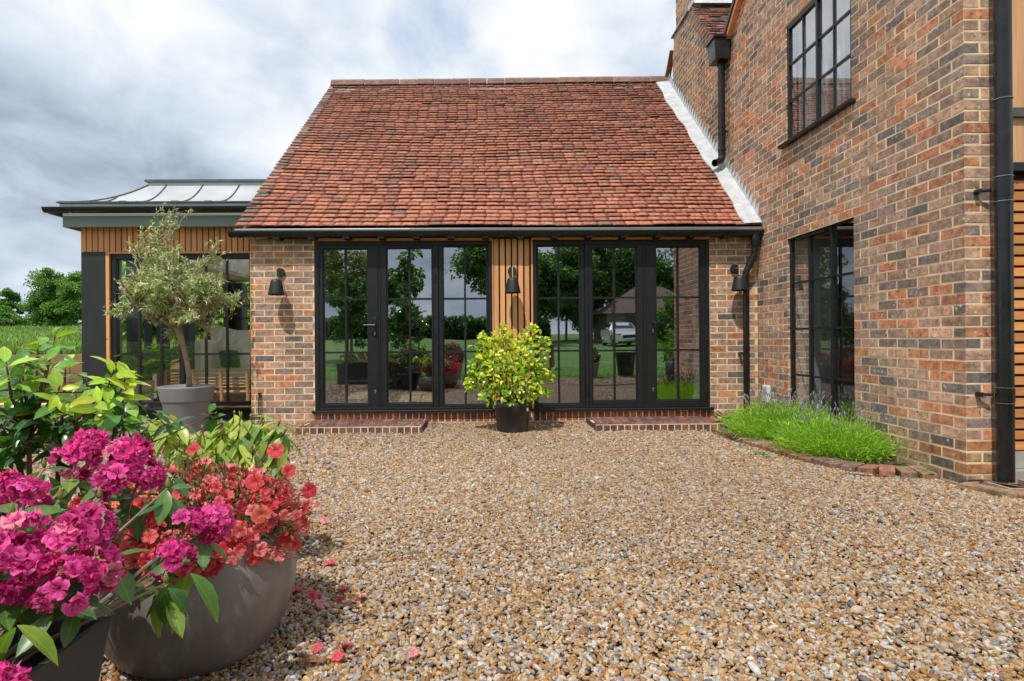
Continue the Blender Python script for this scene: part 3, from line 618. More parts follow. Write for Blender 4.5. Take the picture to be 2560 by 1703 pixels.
    nb = MB(); nb.obox((XR - 0.07, 7.29, 5.31), (1, 0, 0), d, np.cross((1, 0, 0), d), 0.012, 0.62, 0.03); nb.build('verge_trim', M['black'], HOUSE)
    # hopper and its pipe
    hp = MB(); hx0, hx1, hy0, hy1 = 2.915, 3.128, 7.70, 7.96
    V = [(hx0, hy0, 4.86), (hx1, hy0, 4.86), (hx1, hy1, 4.86), (hx0, hy1, 4.86), (hx0 + .015, hy0 + .01, 4.60), (hx1, hy0 + .01, 4.60), (hx1, hy1 - .01, 4.60), (hx0 + .015, hy1 - .01, 4.60)]
    hp.add(V, [(3, 2, 1, 0), (4, 5, 6, 7), (0, 1, 5, 4), (1, 2, 6, 5), (2, 3, 7, 6), (3, 0, 4, 7)])
    hp.box(hx0 - 0.02, hx1, hy0 - 0.02, hy1 + 0.02, 4.862, 4.90); hp.build('rainwater_hopper', M['gutter'], HOUSE, bevel=0.004)
    dp = MB(); x, y = 3.055, 7.84
    dp.tube([(x, y, 4.62), (x, y, 3.42), (x - 0.004, y - 0.003, 3.36), (x - 0.03, y - 0.02, 3.31), (x - 0.085, y - 0.05, 3.28), (x - 0.125, y - 0.07, 3.265)], 0.046, 16, caps=False)
    for z in (4.55, 3.74, 3.65, 3.44): dp.tube([(x, y, z), (x, y, z + 0.035)], 0.052, 16)
    dp.box(x + .045, XR - 0.002, y - 0.01, y + 0.01, 3.69, 3.71); dp.build('downpipe', M['pipe'], HOUSE)
    # near corner pipe
    np_ = MB(); x, y = 3.322, 3.835
    np_.tube([(x, y, 5.2), (x, y, 0.06)], 0.050, 20)
    for z in (2.02, 1.86, 0.66, 0.56, 2.52): np_.tube([(x, y, z), (x, y, z + 0.004)], 0.0545, 20)
    for z0, z1 in ((1.90, 2.00), (0.575, 0.655)): np_.tube([(x, y, z0), (x, y, z1)], 0.0535, 20)
    q = np_.build('downpipe', M['pipe'], HOUSE); 
    for z in (1.945, 0.615): MB().tube([(x - 0.05, y + 0.03, z), (x - 0.115, y + 0.05, z)], 0.010, 8).tube([(x - 0.115, y + 0.04, z), (x - 0.115, y + 0.081, z)], 0.016, 10).build('pipe_clip', M['pipe'], q)
    for z in (2.022, 1.863, 0.663, 0.563, 2.522): MB().tube([(x, y, z), (x, y, z + 0.0025)], 0.0552, 20).build('joint_ring', M['steel'], q)
house()
def side_window(name, y0, y1, z0, z1, xf, cols, rows, mull, sill, vent):
    f = MB(); t = 0.035; xb = xf + 0.036
    f.box(xf, xb, y0, y0 + t, z0, z1).box(xf, xb, y1 - t, y1, z0, z1).box(xf, xb, y0 + t, y1 - t, z0, z0 + t).box(xf, xb, y0 + t, y1 - t, z1 - t * 1.4, z1)
    for y in mull: f.box(xf - 0.004, xb, y - 0.014, y + 0.014, z0 + t, z1 - t * 1.4)
    o = f.build(name, M['black'], HOUSE, bevel=0.003)
    b = MB(); zs = [z0 + t + (z1 - z0 - 2 * t) * k / rows for k in range(1, rows)]; ys = [y0 + t + (y1 - y0 - 2 * t) * k / cols for k in range(1, cols)]
    ys = [y for y in ys if all(abs(y - m) > 0.05 for m in mull)]
    for z in zs: b.box(xf + 0.008, xf + 0.022, y0 + t, y1 - t, z - 0.010, z + 0.010)
    zz = [z0 + t] + zs + [z1 - t]
    for y in ys:
        for a, c in zip(zz[:-1], zz[1:]): b.box(xf + 0.009, xf + 0.021, y - 0.009, y + 0.009, a + 0.010, c - 0.010)
    b.build('glazing_bar', M['black'], o)
    MB().box(xf + 0.023, xf + 0.028, y0 + 0.02, y1 - 0.02, z0 + 0.02, z1 - 0.03).build('pane', M['wglass'], o)
    if sill: MB().box(XR - 0.055, xb, y0 - 0.06, y1 + 0.09, z0 - 0.035, z0 - 0.001).build('sill', M['black'], o, bevel=0.005)
    if vent: MB().box(xf - 0.016, xf - 0.001, 5.60, 5.98, z1 - 0.075, z1 - 0.05).build('trickle_vent', M['handle'], o, bevel=0.004)
    return o
side_window('window', 5.131, 6.284, 0.10, 2.066, XR + 0.022, 3, 4, (5.512, 5.892), False, True)
UW = side_window('window', 5.147, 6.288, 3.037, 4.266, XR + 0.012, 4, 3, (5.715,), True, False)
def curtains():
    for y0, y1 in ((5.16, 5.58), (5.75, 6.27)):
        c = MB(); n = 46; VV = []
        for i in range(n + 1):
            y = y0 + (y1 - y0) * i / n; x = XR + 0.145 + 0.022 * math.sin(i * 1.25) + 0.01 * math.sin(i * .53); VV += [(x, y, 2.95), (x, y, 4.45)]
        c.add(VV, [(2 * i, 2 * i + 2, 2 * i + 3, 2 * i + 1) for i in range(n)], (0.75, 0.74, 0.72))
        c.build('curtain', pm('curtain', (0.78, 0.77, 0.75), 0.9, transl=0.35, tcol=(1, 1, 1)) if 'curtain' not in bpy.data.materials else bpy.data.materials['curtain'], UW, smooth=True)
    MB().box(XR + 0.20, XR + 0.21, 5.0, 6.6, 2.95, 4.6).build('net_curtain', pm('net', (0.66, 0.66, 0.66), 0.9, transl=0.5, tcol=(1, 1, 1)), UW)
curtains()

# timber clad annex at the near corner
def annex():
    o = root('timber_annex', 'annex wall of stained horizontal timber slats behind the corner downpipe', 'annex', (4.2, 4.1, 0))
    b = MB(); b.box(3.455, 6.5, 4.10, 4.14, 0.20, 2.12, (0.04, 0.03, 0.025)); z = 0.215
    while z < 2.06:
        g = random.uniform(0.6, 1.1); b.box(3.456, 6.5, 4.062, 4.098, z, z + 0.056, (g, g * random.uniform(.82, .94), g * random.uniform(.7, .9))); z += 0.0745
    b.build('slat_cladding', M['larch_x'], o)
    MB().box(3.454, 6.5, 4.055, 4.20, 0.09, 0.205).box(3.456, 6.5, 4.00, 4.20, -0.01, 0.085).build('plinth', M['concrete'], o)
    MB().box(3.4535, 6.5, 4.02, 4.16, 2.115, 2.175).build('sill', M['black'], o, bevel=0.004)
    MB().box(3.4535, 3.475, 4.04, 4.12, 2.176, 5.0, (1, .9, .8)).build('corner_board', M['larch'], o)
    MB().box(3.482, 6.5, 4.09, 4.12, 2.178, 5.0, (0.85, 0.95, 1.1)).build('panel', M['larch'], o)
annex()
def drain():
    o = root('drain_surround', 'brick edged drain gully at the foot of the corner downpipe', 'drain', (3.25, 3.75, 0))
    b = MB(); pal = ([(0.30, 0.20, 0.12), (0.34, 0.17, 0.10)], [1, 1])
    for c, a, hx in (((3.125, 3.72, 0.02), 1.1, 0.155), ((3.275, 3.585, 0.018), 0.12, 0.11), ((3.50, 3.60, 0.016), 0.02, 0.11)):
        d = np.array([math.cos(a - 2.2), math.sin(a - 2.2), 0]) if a > 1 else np.array([math.cos(a), math.sin(a), 0]); e = np.array([-d[1], d[0], 0]); b.obox(c, d, e, (0, 0, 1), hx, 0.05, 0.03, tuple(pick(*pal, 1)[0]))
    b.build('edging_brick', M['brick'], o, bevel=0.006); r = MB()
    for x0, x1, y0, y1 in ((3.20, 3.48, 3.655, 3.675), (3.20, 3.22, 3.675, 3.90), (3.46, 3.48, 3.675, 3.90)): r.box(x0, x1, y0, y1, 0, 0.055, (0.45, 0.25, 0.17))
    r.build('clay_rim', pm('clay_rim', (0.42, 0.24, 0.16), 0.8, ns=20, na=.2), o); MB().box(3.22, 3.46, 3.675, 3.90, 0.0, 0.022).build('grate', M['black'], o)
    k = MB().tube([(3.07, 3.90, 0.03), (3.12, 3.885, 0.055), (3.20, 3.87, 0.058), (3.27, 3.80, 0.05), (3.33, 3.74, 0.045), (3.42, 3.70, 0.05), (3.55, 3.66, 0.03)], 0.008, 8)
    tag(k.build('cable', M['black'], loc=(3.3, 3.8, 0.04), smooth=True), 'black cable lying across the drain gully', 'cable')
    h = MB().tube([(2.42, 4.26, 0.012), (2.5, 4.22, 0.024), (2.62, 4.17, 0.026), (2.74, 4.15, 0.022), (2.80, 4.145, 0.01)], 0.009, 8)
    tag(h.build('hose', M['black'], loc=(2.6, 4.2, 0.02), smooth=True), 'short black hose half buried along the brick edging', 'hose')
drain()
def edging():
    o = root('brick_edging', 'curved row of weathered bricks edging the lavender bed', 'edging', (2.5, 4.9, 0))
    P = np.array([(2.37, 6.02), (2.40, 5.72), (2.43, 5.38), (2.47, 5.08), (2.51, 4.82), (2.56, 4.60), (2.64, 4.42), (2.74, 4.30), (2.86, 4.22), (3.0, 4.17), (3.12, 4.15)])
    seg = np.linalg.norm(np.diff(P, axis=0), axis=1); cum = np.r_[0, np.cumsum(seg)]; s = 0.0; b = MB(); pal = ([(0.30, 0.14, 0.085), (0.27, 0.17, 0.11), (0.20, 0.12, 0.09), (0.36, 0.22, 0.15)], [3, 3, 2, 2])
    while s < cum[-1]:
        p = np.array([np.interp(s + 0.05, cum, P[:, i]) for i in (0, 1)]); q = np.array([np.interp(s + 0.06, cum, P[:, i]) for i in (0, 1)]); d = unit(q - p); n = np.array([d[1], -d[0]])
        b.obox((p[0] + random.gauss(0, .004), p[1], 0.034 + random.gauss(0, .004)), (d[0], d[1], random.gauss(0, .02)), (n[0], n[1], random.gauss(0, 0.03)), (0, 0, 1), 0.049, 0.104, 0.03, tuple(pick(*pal, 1)[0])); s += 0.108
    b.build('bricks', M['brick_old'], o, bevel=0.007)
    sl_ = MB(); VV = [(p[0] + .05, p[1], 0.012) for p in P] + [(XR - .001, p[1], 0.03) for p in P]; n = len(P); sl_.add(VV, [(i, n + i, n + i + 1, i + 1) for i in range(n - 1)]); 
    tag(sl_.build('soil', pm('soil', (0.09, 0.06, 0.04), 0.95, ns=20, na=.4, bump=1, bs=60)), 'bare soil of the lavender bed', 'soil', kind='structure')
    v = MB().obox((XR - 0.03, 6.72, 0.36), (1, 0, 0), (0, 1, 0), (0, 0, 1), 0.028, 0.07, 0.10); tag(v.build('vent_cover', pm('clear_cover', (0.62, 0.64, 0.64), 0.18), loc=(XR - .03, 6.72, .36), bevel=0.02), 'clear plastic vent cover on the wall above the lavender', 'vent cover')
edging()

# ------------------------------------------------------------------ garden room
GR = root('garden_room', 'flat fronted garden room with timber slat frieze, black posts and zinc roof', 'garden room', (-3.9, 7.5, 0))
def garden_room():
    L_, R_ = -5.030, -2.765; Y = 7.5; BK = 11.9  # front widths and heights scaled about the camera to this deeper plane
    MB().box(L_, -4.732, Y - 0.002, Y + 0.16, -0.05, 2.108).build('post', M.setdefault('black_panel', pm('black_panel', (0.020, 0.021, 0.023), 0.5, ns=4, na=.2)), GR, bevel=0.004)
    MB().box(L_, L_ + 0.28, BK - 0.3, BK - 0.02, -0.05, 2.108).build('post', M['black_panel'], GR, bevel=0.004)
    sb = MB(); sb.box(L_ + 0.004, R_, Y + 0.028, Y + 0.06, 2.110, 2.425, (0.03, 0.025, 0.02)); sb.box(L_ + 0.028, L_ + 0.06, Y + 0.06, BK, 2.110, 2.425, (0.03, 0.025, 0.02)); x = L_
    while x < R_ - 0.03:
        g = random.uniform(0.78, 1.12); sb.box(x, min(x + 0.056, R_), Y, Y + 0.027, 2.111, 2.425, (g, g * random.uniform(.88, 1.04), g * random.uniform(.8, 1))); x += 0.0712
    y = Y + 0.03
    while y < BK:
        g = random.uniform(0.8, 1.1); sb.box(L_, L_ + 0.027, y, y + 0.056, 2.111, 2.425, (g, g, g)); y += 0.0712
    sb.build('slat_frieze', M['larch'], GR)
    lt = MB(); lt.box(-4.731, -4.690, Y - 0.002, Y + 0.05, 0.20, 2.087, (1, .95, .9)).box(-2.959, -2.765, Y - 0.012, Y + 0.05, 0.105, 2.109, (1, .95, .9)).box(-4.731, -2.960, Y - 0.001, Y + 0.05, 2.088, 2.1095, (1, .95, .9)); lt.build('timber_lining', M['larch'], GR)
    f = MB(); x0, x1 = -4.689, -2.960; f.box(x0, x0 + 0.064, Y + 0.03, Y + 0.10, 0.195, 2.087).box(x1 - 0.027, x1, Y + 0.03, Y + 0.10, 0.195, 2.087).box(x0 + .064, x1 - .027, Y + 0.03, Y + 0.10, 2.022, 2.087).box(x0 + .064, x1 - .027, Y + 0.03, Y + 0.10, 0.195, 0.25)
    f.box(-3.857, -3.798, Y + 0.032, Y + 0.10, 0.25, 2.022); wf = f.build('window', M['black'], GR, bevel=0.003); b = MB()
    for x in (-4.355, -4.087, -3.536, -3.273): b.box(x - 0.013, x + 0.013, Y + 0.045, Y + 0.075, 0.25, 2.022)
    for z in (0.839, 1.437):
        for xa, xb in ((x0 + .064, -4.368), (-4.342, -4.100), (-4.074, -3.857), (-3.798, -3.549), (-3.523, -3.286), (-3.260, x1 - .027)): b.box(xa, xb, Y + 0.047, Y + 0.074, z - 0.012, z + 0.012)
    b.build('glazing_bar', M['black'], wf); MB().box(x0 + .05, x1 - .02, Y + 0.078, Y + 0.084, 0.24, 2.03).build('pane', M['clear'], wf)
    MB().box(L_ - 0.02, R_, Y - 0.07, Y + 0.02, 0.148, 0.180).build('sill', M['black'], wf, bevel=0.004)
    MB().box(L_, R_, Y + 0.012, Y + 0.15, -0.05, 0.147).box(L_, L_ + 0.1, Y + 0.16, BK, -0.05, 0.16).box(L_ + .1, R_, BK - .1, BK, -0.05, 0.16).build('plinth', pm('black_plinth', (0.022, 0.022, 0.024), 0.55, ns=5, na=.3), GR)
    MB().box(-4.731, -4.630, Y + 0.105, Y + 0.165, 0.11, 2.15).build('inner_lining', M['greyplaster'], GR)
    MB().box(L_ + 0.1, R_, Y + 0.15, BK - .1, 0.0, 0.11).build('floor', M['floor_wood'], GR)
    MB().box(L_ + 0.06, R_, Y + 0.11, 8.35, 2.16, 2.20).box(L_ + 0.06, R_, 11.2, BK, 2.16, 2.20).box(L_ + .06, -4.45, 8.35, 11.2, 2.16, 2.20).box(-3.1, R_, 8.35, 11.2, 2.16, 2.20).box(-4.47, -4.43, 8.33, 11.2, 2.2, 3.05).box(-3.12, -3.08, 8.33, 11.2, 2.2, 3.05).box(-4.43, -3.12, 8.31, 8.35, 2.2, 3.05).box(-4.43, -3.12, 11.2, 11.24, 2.2, 3.05).build('ceiling', pm('ceiling', (0.70, 0.70, 0.67), .8), GR)  # ceiling opening and shaft added to bring daylight into the room
    for ya, yb in ((8.38, 8.55), (8.80, 8.87), (9.12, 9.36), (9.96, 10.16), (10.68, 10.84), (11.4, 11.62)): MB().box(L_ + 0.02, L_ + 0.10, ya, yb, 0.16, 2.16).build('side_post', M['black'], GR)
    for xa, xb in ((-4.62, -4.54), (-4.23, -4.07), (-3.77, -3.71), (-3.32, -3.16)): MB().box(xa, xb, BK - .08, BK - .02, 0.16, 2.16).build('back_post', M['black'], GR)
    t = MB(); t.box(L_ + 0.05, L_ + 0.08, 7.7, BK - .1, 0.83, 0.852).box(L_ + 0.05, L_ + 0.08, 7.7, BK - .1, 1.43, 1.452).box(-4.75, R_, BK - .06, BK - .04, 0.83, 0.852).box(-4.75, R_, BK - .06, BK - .04, 1.43, 1.452); t.build('rail', M['black'], GR)
    fo = 0.125; E_ = R_ - 0.002
    MB().box(L_ - fo - .01, E_, Y - fo, Y - fo + 0.03, 2.394, 2.559).box(L_ - fo - .01, L_ - fo + 0.02, Y - fo + 0.03, BK, 2.394, 2.559).box(L_ - fo + 0.02, E_, Y - fo + 0.03, Y + 0.1, 2.4255, 2.440).box(L_ - fo + 0.02, L_ + .1, Y + 0.1, BK, 2.4255, 2.440).build('fascia', M['sage'], GR, bevel=0.004)
    zf = MB(); zf.box(L_ - 0.165, E_, Y - 0.135, Y + 0.1, 2.60, 2.680).box(L_ - 0.165, L_ + 0.1, Y + 0.1, BK, 2.60, 2.680); zf.build('zinc_eaves', M['zinc'], GR, bevel=0.003)
    zd = MB(); zd.box(L_ - 0.19, E_, Y - 0.16, Y - 0.118, 2.681, 2.697).box(L_ - 0.19, L_ - 0.15, Y - 0.118, BK, 2.681, 2.697)
    for x in (-4.85, -4.43, -3.8, -3.4): zd.box(x - .043, x + .043, Y - 0.164, Y - 0.117, 2.679, 2.703)
    zd.build('drip_edge', M['zincdark'], GR)
    n = 10; ru, rs = 0.686, 0.375; e = 0.14; xl = L_ - 0.17
    def prof(k): q = k / n; return ru * q, rs * (0.30 * q + 0.70 * q ** 2.2)
    z0 = 2.69; rf = MB()
    for k in range(n):
        (a, za), (c, zc) = prof(k), prof(k + 1)
        rf.add([(xl + a, Y - e + a, z0 + za), (E_, Y - e + a, z0 + za), (E_, Y - e + c, z0 + zc), (xl + c, Y - e + c, z0 + zc)], [(0, 1, 2, 3)])
        rf.add([(xl + a, BK, z0 + za), (xl + a, Y - e + a, z0 + za), (xl + c, Y - e + c, z0 + zc), (xl + c, BK, z0 + zc)], [(0, 1, 2, 3)])
    rf.box(xl + ru, E_, Y - e + ru, 8.31, z0 + rs - 0.05, z0 + rs + 0.045).box(xl + ru, -4.47, 8.31, BK, z0 + rs - 0.05, z0 + rs + 0.045).box(-3.08, E_, 8.31, BK, z0 + rs - 0.05, z0 + rs + 0.045).box(-4.47, -3.08, 11.24, BK, z0 + rs - 0.05, z0 + rs + 0.045); ro = rf.build('roof', M['zinc'], GR, smooth=False)
    se = MB()
    for x in (-4.75, -4.27, -3.79, -3.31, -2.83):
        P = [(x, Y - e + prof(k)[0], z0 + prof(k)[1] + 0.008) for k in range(n + 1) if xl + prof(k)[0] < x + .02]
        if len(P) > 1: se.tube(P, 0.0085, 6)
    se.tube([(xl + prof(k)[0], Y - e + prof(k)[0], z0 + prof(k)[1] + 0.006) for k in range(n + 1)], 0.013, 6); se.build('standing_seam', M['zincdark'], ro)
    MB().box(-4.46, -3.09, 8.32, 11.23, z0 + rs + 0.03, z0 + rs + 0.05).build('added_roof_light', M['clear'], ro)  # unseen glazing over the opening, added to brighten the interior
    MB().box(xl + ru - 0.03, E_, Y - e + ru - 0.03, Y - e + ru + 0.05, z0 + rs + 0.046, z0 + rs + 0.075).box(xl + ru - 0.03, xl + ru + 0.05, Y - e + ru + 0.05, BK, z0 + rs + 0.046, z0 + rs + 0.075).build('curb_edge', M['zincdark'], ro)
    gutter_run('gutter', (L_ - 0.27, Y - 0.23, 2.600), (E_, Y - 0.23, 2.604), 0.056, M['gutter'], GR, [0.08, 0.13, 0.36, 0.62]); gutter_run('side_gutter', (L_ - 0.255, Y - 0.16, 2.600), (L_ - 0.255, BK, 2.604), 0.056, M['gutter'], GR, [0.1, 0.4, 0.8])
garden_room()
# ------------------------------------------------------------------ planting close to the house
def setc_(L, s, v):
    if isinstance(v, (int, float)): s.default_value = v
    else: L(v, s)
def leafmat(name, rough=0.35, transl=0.3, tcol=(1.3, 1.45, 0.5), spec=0.5, na=0.14):
    m = pm(name, rough=rough, attr=True, ns=30, na=na, spec=spec, transl=transl, tcol=tcol); nt = m.node_tree; N = nt.nodes.new; L = nt.links.new
    at = next(n for n in nt.nodes if n.type == 'ATTRIBUTE'); dst = [l.to_socket for l in at.outputs['Color'].links]       # pale midrib and faint side veins
    def attr_(k): q = N('ShaderNodeAttribute'); q.attribute_name = k; return q.outputs['Fac']
    def op(o, a, b=None):
        q = N('ShaderNodeMath'); q.operation = o
        for i, v in enumerate((a, b)):
            if v is not None: setc_(L, q.inputs[i], v)
        return q.outputs[0]
    aw = op('ABSOLUTE', attr_('lw')); rib = ramp_(N, L, aw, 0.03, 0.11, 0.55, 0.0)
    vein = op('MULTIPLY', ramp_(N, L, op('SINE', op('ADD', op('MULTIPLY', attr_('lu'), 62.0), op('MULTIPLY', aw, -11.0))), 0.72, 1.0, 0.0, 0.20), ramp_(N, L, aw, 0.1, 0.5, 0.3, 1.0))
    f = op('ADD', rib, vein); light = N('ShaderNodeVectorMath'); light.operation = 'MULTIPLY_ADD'; L(at.outputs['Color'], light.inputs[0]); light.inputs[1].default_value = (1.35, 1.25, 1.2); light.inputs[2].default_value = (.07, .08, .015)
    c = mixc(N, L, f, at.outputs['Color'], light.outputs[0])
    for d in dst: L(c, d)
    return m
M['leaf_gloss'] = leafmat('glossy_leaf', 0.22, 0.28); M['leaf_camellia'] = leafmat('camellia_leaf', 0.2, 0.30); M['leaf_rhodo'] = leafmat('rhododendron_leaf', 0.36, 0.3)
M['leaf_olive'] = leafmat('olive_leaf', 0.45, 0.25, (1.15, 1.25, 0.7)); M['leaf_small'] = leafmat('azalea_leaf', 0.4, 0.25); M['leaf_tree'] = leafmat('tree_leaf', 0.5, 0.35)
M['blade'] = leafmat('blade', 0.45, 0.38); M['petal'] = pm('petal', rough=0.55, attr=True, ns=40, na=0.15, transl=0.42, tcol=(1.15, 0.8, 1.05), spec=0.3)
M['petal_red'] = pm('red_petal', rough=0.55, attr=True, ns=40, na=0.15, transl=0.42, tcol=(1.2, 0.85, 0.8), spec=0.3)
M['bark'] = pm('bark', (0.20, 0.135, 0.09), 0.85, ns=30, na=0.3, bump=0.6, bs=50); M['bark_olive'] = pm('olive_bark', (0.33, 0.23, 0.15), 0.85, ns=25, na=0.25, bump=0.6, bs=60, sc=(1, 1, .3))
M['twig'] = pm('twig', (0.15, 0.075, 0.05), 0.8, ns=30, na=0.3); M['soil_pot'] = pm('potting_soil', (0.03, 0.02, 0.014), 0.95, ns=40, na=.5, bump=1.0, bs=80)
M['pot_grey'] = pm('grey_plastic_pot', (0.24, 0.24, 0.25), 0.5, ns=3, na=0.06, stain=(0.34, 0.33, 0.32), st=(.6, .8), ss=4, bump=.05)
M['pot_black'] = pm('black_nursery_pot', (0.030, 0.030, 0.032), 0.42, ns=4, na=0.3, stain=(0.13, 0.125, 0.12), st=(0.50, 0.72), ss=5, sc=(1, 1, .6))
M['pot_bowl'] = pm('glazed_stone_bowl', (0.155, 0.130, 0.114), 0.38, ns=4, na=0.45, stain=(0.30, 0.28, 0.26), st=(0.52, 0.74), ss=7, sc=(1, 1, .35), bump=0.08, bs=30, spec=.4)
M['pot_slate'] = pm('slate_planter', (0.040, 0.041, 0.044), 0.55, ns=5, na=0.2, bump=.05)

def sph(n, c, rx, ry, rz, shell=0.5):
    d = rand_dirs(n); r = (shell + (1 - shell) * rng.random(n)) ** 0.6; return np.array(c) + d * r[:, None] * np.array((rx, ry, rz)), d

# --- standard olive tree in a grey pot
def olive():
    cx, cy = -3.30, 6.60
    o = root('potted_olive_tree', 'standard olive tree with a bare trunk in a grey pot', 'olive tree', (cx, cy, 0))
    MB().lathe((cx, cy, 0), [(0.0, 0.0), (0.195, 0.0), (0.20, 0.02), (0.237, 0.325), (0.243, 0.335), (0.243, 0.348), (0.252, 0.352), (0.256, 0.37), (0.283, 0.50), (0.286, 0.515), (0.272, 0.518), (0.255, 0.45), (0.25, 0.43)], 48).build('pot', M['pot_grey'], o, smooth=True)
    MB().lathe((cx, cy, 0), [(0.0, 0.462), (0.15, 0.466), (0.252, 0.455)], 24).build('soil', M['soil_pot'], o)
    br = MB(); F0 = np.array([cx - 0.095, cy, 1.17]); P = []; Dd = []
    br.tube([(cx + 0.02, cy, 0.45), (cx + 0.025, cy + 0.01, 0.60), (cx - 0.0, cy, 0.80), (cx - 0.05, cy + 0.005, 1.00), F0], [0.036, 0.029, 0.027, 0.029, 0.040], 12)
    MBk = [(0.02, cy, 0.9)]
    def limb(p, d, ln, r, depth):
        d = unit(np.array(d, float)); pts = [p]; q = p.copy(); n = 5
        for i in range(n):
            d = unit(d + rng.normal(0, 0.13, 3) + np.array([0, 0, 0.05])); q = q + d * ln / n; pts.append(q.copy())
            if depth >= 2 or (depth == 1 and i >= 2): 
                m = 3 if depth >= 2 else 1
                for _ in range(m): P.append(q - d * ln / n * rng.random() + rng.normal(0, 0.008, 3)); Dd.append(unit(d * 0.75 + rng.normal(0, 0.6, 3)))
        br.tube(pts, np.linspace(r, r * 0.45, n + 1), 6)
        if depth < 3:
            for i in range(1, n + 1):
                k = {0: 1.3, 1: 1.45, 2: 1.1}[depth]
                for _ in range(int(k) + (rng.random() < k % 1)):
                    limb(pts[i], d + rng.normal(0, 0.62, 3) + np.array([0, 0, 0.12]), ln * rng.uniform(0.42, 0.68), r * 0.5, depth + 1)
    for d, ln in (((-0.85, -0.1, 0.85), 0.44), ((0.85, 0.1, 0.80), 0.40), ((-0.28, 0.15, 1.2), 0.74), ((0.20, -0.2, 1.0), 0.52), ((-0.7, 0.5, 0.9), 0.42), ((0.6, -0.6, 0.85), 0.40), ((-0.85, -0.2, 0.25), 0.26), ((0.5, 0.7, 0.7), 0.45), ((-0.25, -0.7, 0.8), 0.45)):
        limb(F0 + rng.normal(0, 0.012, 3), d, ln, 0.023, 0)
    limb(F0 + np.array([-0.13, 0, 0.55]), (-0.25, 0, 1), 0.5, 0.012, 1)
    tr = br.build('trunk', M['bark_olive'], o, smooth=True); P = np.array(P); Dd = np.array(Dd)
    keep = np.linalg.norm((P - (cx - 0.13, cy, 1.80)) / (0.80, 0.75, 0.85), axis=1) < 1.0; P, Dd = P[keep], Dd[keep]; gp = np.sin(11 * P[:, 0] + 1) * np.sin(10 * P[:, 1]) * np.sin(10 * P[:, 2] + 2) + rng.normal(0, .25, len(P)); gp[np.linalg.norm(P - F0, axis=1) < .24] -= .5; keep = gp > .14; P, Dd = P[keep], Dd[keep]; n = len(P); print('olive leaves', n)
    C = pick([(0.47, 0.57, 0.26), (0.57, 0.65, 0.34), (0.64, 0.70, 0.48), (0.35, 0.44, 0.18), (0.64, 0.66, 0.25)], [4, 4, 3, 3, 1.2], n, .12)
    leaves('foliage', LEAF_THIN, P, Dd, rand_dirs(n) + (0, 0, .5), rng.uniform(0.040, 0.070, n), rng.uniform(0.0055, 0.0095, n), C, M['leaf_olive'], o)
olive()

# --- bushy camellia in a black nursery pot between the doors
def camellia():
    cx, cy = 0.233, 6.42
    o = root('potted_camellia', 'bushy yellow green shrub in a black nursery pot between the doors', 'shrub', (cx, cy, 0))
    MB().lathe((cx, cy, 0), [(0.0, 0.0), (0.150, 0.0), (0.158, 0.015), (0.192, 0.275), (0.200, 0.28), (0.203, 0.30), (0.207, 0.335), (0.200, 0.338), (0.192, 0.30)], 40).build('pot', M['pot_black'], o, smooth=True)
    MB().lathe((cx, cy, 0), [(0.0, 0.305), (0.195, 0.30)], 20).build('soil', M['soil_pot'], o)
    MB().obox((cx + 0.155, cy - 0.128, 0.262), unit(np.array([.75, .66, 0])), unit(np.array([-.66, .75, 0])), (0, 0, 1), 0.011, 0.002, 0.018).build('plant_tag', M['white'], o)
    br = MB(); P = []; D = []; U = []
    cl = [(-.27, 0, .93, .15), (-.10, 0, 1.02, .13), (.02, .05, .92, .16), (.20, 0, 1.00, .14), (.27, 0, .86, .14), (-.30, -.05, .72, .16), (-.12, -.12, .76, .18), (.10, -.12, .76, .18), (.29, -.02, .67, .15), (-.36, 0, .55, .12), (-.2, -.1, .55, .16), (0.02, -.15, .58, .17), (.2, -.1, .52, .15), (-.22, -.05, .40, .11), (.0, -.14, .40, .12), (.17, -.08, .40, .11), (0, .15, .7, .22), (.15, .1, .9, .15), (-.2, .1, .85, .16), (.39, 0, .60, .06), (-.40, 0, .68, .06), (-.30, 0, 1.0, .06), (.33, 0, .97, .06), (-.43, 0, .50, .05), (.36, 0, .45, .05), (.22, .02, 1.1, .06), (-.09, 0, 1.1, .06), (-.05, -.05, .66, .14)]
    for x, y, z, r in cl:
        c = np.array([cx + x, cy + y, z]); b = np.array([cx + x * 0.15, cy + y * .15, 0.31]); m = (b + c) / 2 + np.array([x * -.1, 0, .05])
        br.tube([b, m, c], [0.008, 0.006, 0.003], 5); k = int(16 + 2050 * r * r)
        for _ in range(k):
            d = rand_dirs(1)[0]; p = c + d * r * rng.random() ** 0.45 * np.array([1, 1, .9]); out = unit(p - np.array([cx, cy + .1, .65]))
            P.append(p); D.append(unit(out * 0.6 + rng.normal(0, .6, 3) + np.array([0, -.1, .02]))); U.append(unit(np.array([0, -.6, .7]) + rng.normal(0, .4, 3)))
            if rng.random() < .12: br.tube([c + d * r * .15, p], [0.0022, 0.0015], 4)
    br.build('stems', M['twig'], o); P, D, U = map(np.array, (P, D, U)); n = len(P); print('camellia', n)
    h = ((P[:, 2] - 0.35) / 0.75).clip(0, 1)[:, None]
    young = (rng.random(n) < 0.25 + 0.6 * h[:, 0])[:, None]
    C = np.where(young, pick([(0.56, 0.62, 0.035), (0.66, 0.64, 0.055), (0.44, 0.56, 0.035), (0.48, 0.42, 0.05)], [4, 3, 3, .6], n), pick([(0.24, 0.44, 0.03), (0.34, 0.52, 0.035), (0.15, 0.32, 0.025)], [3, 3, 2], n))
    leaves('foliage', LEAF_BROAD, P, D, U, rng.uniform(0.042, 0.069, n), rng.uniform(0.013, 0.020, n), C, M['leaf_camellia'], o)
camellia()

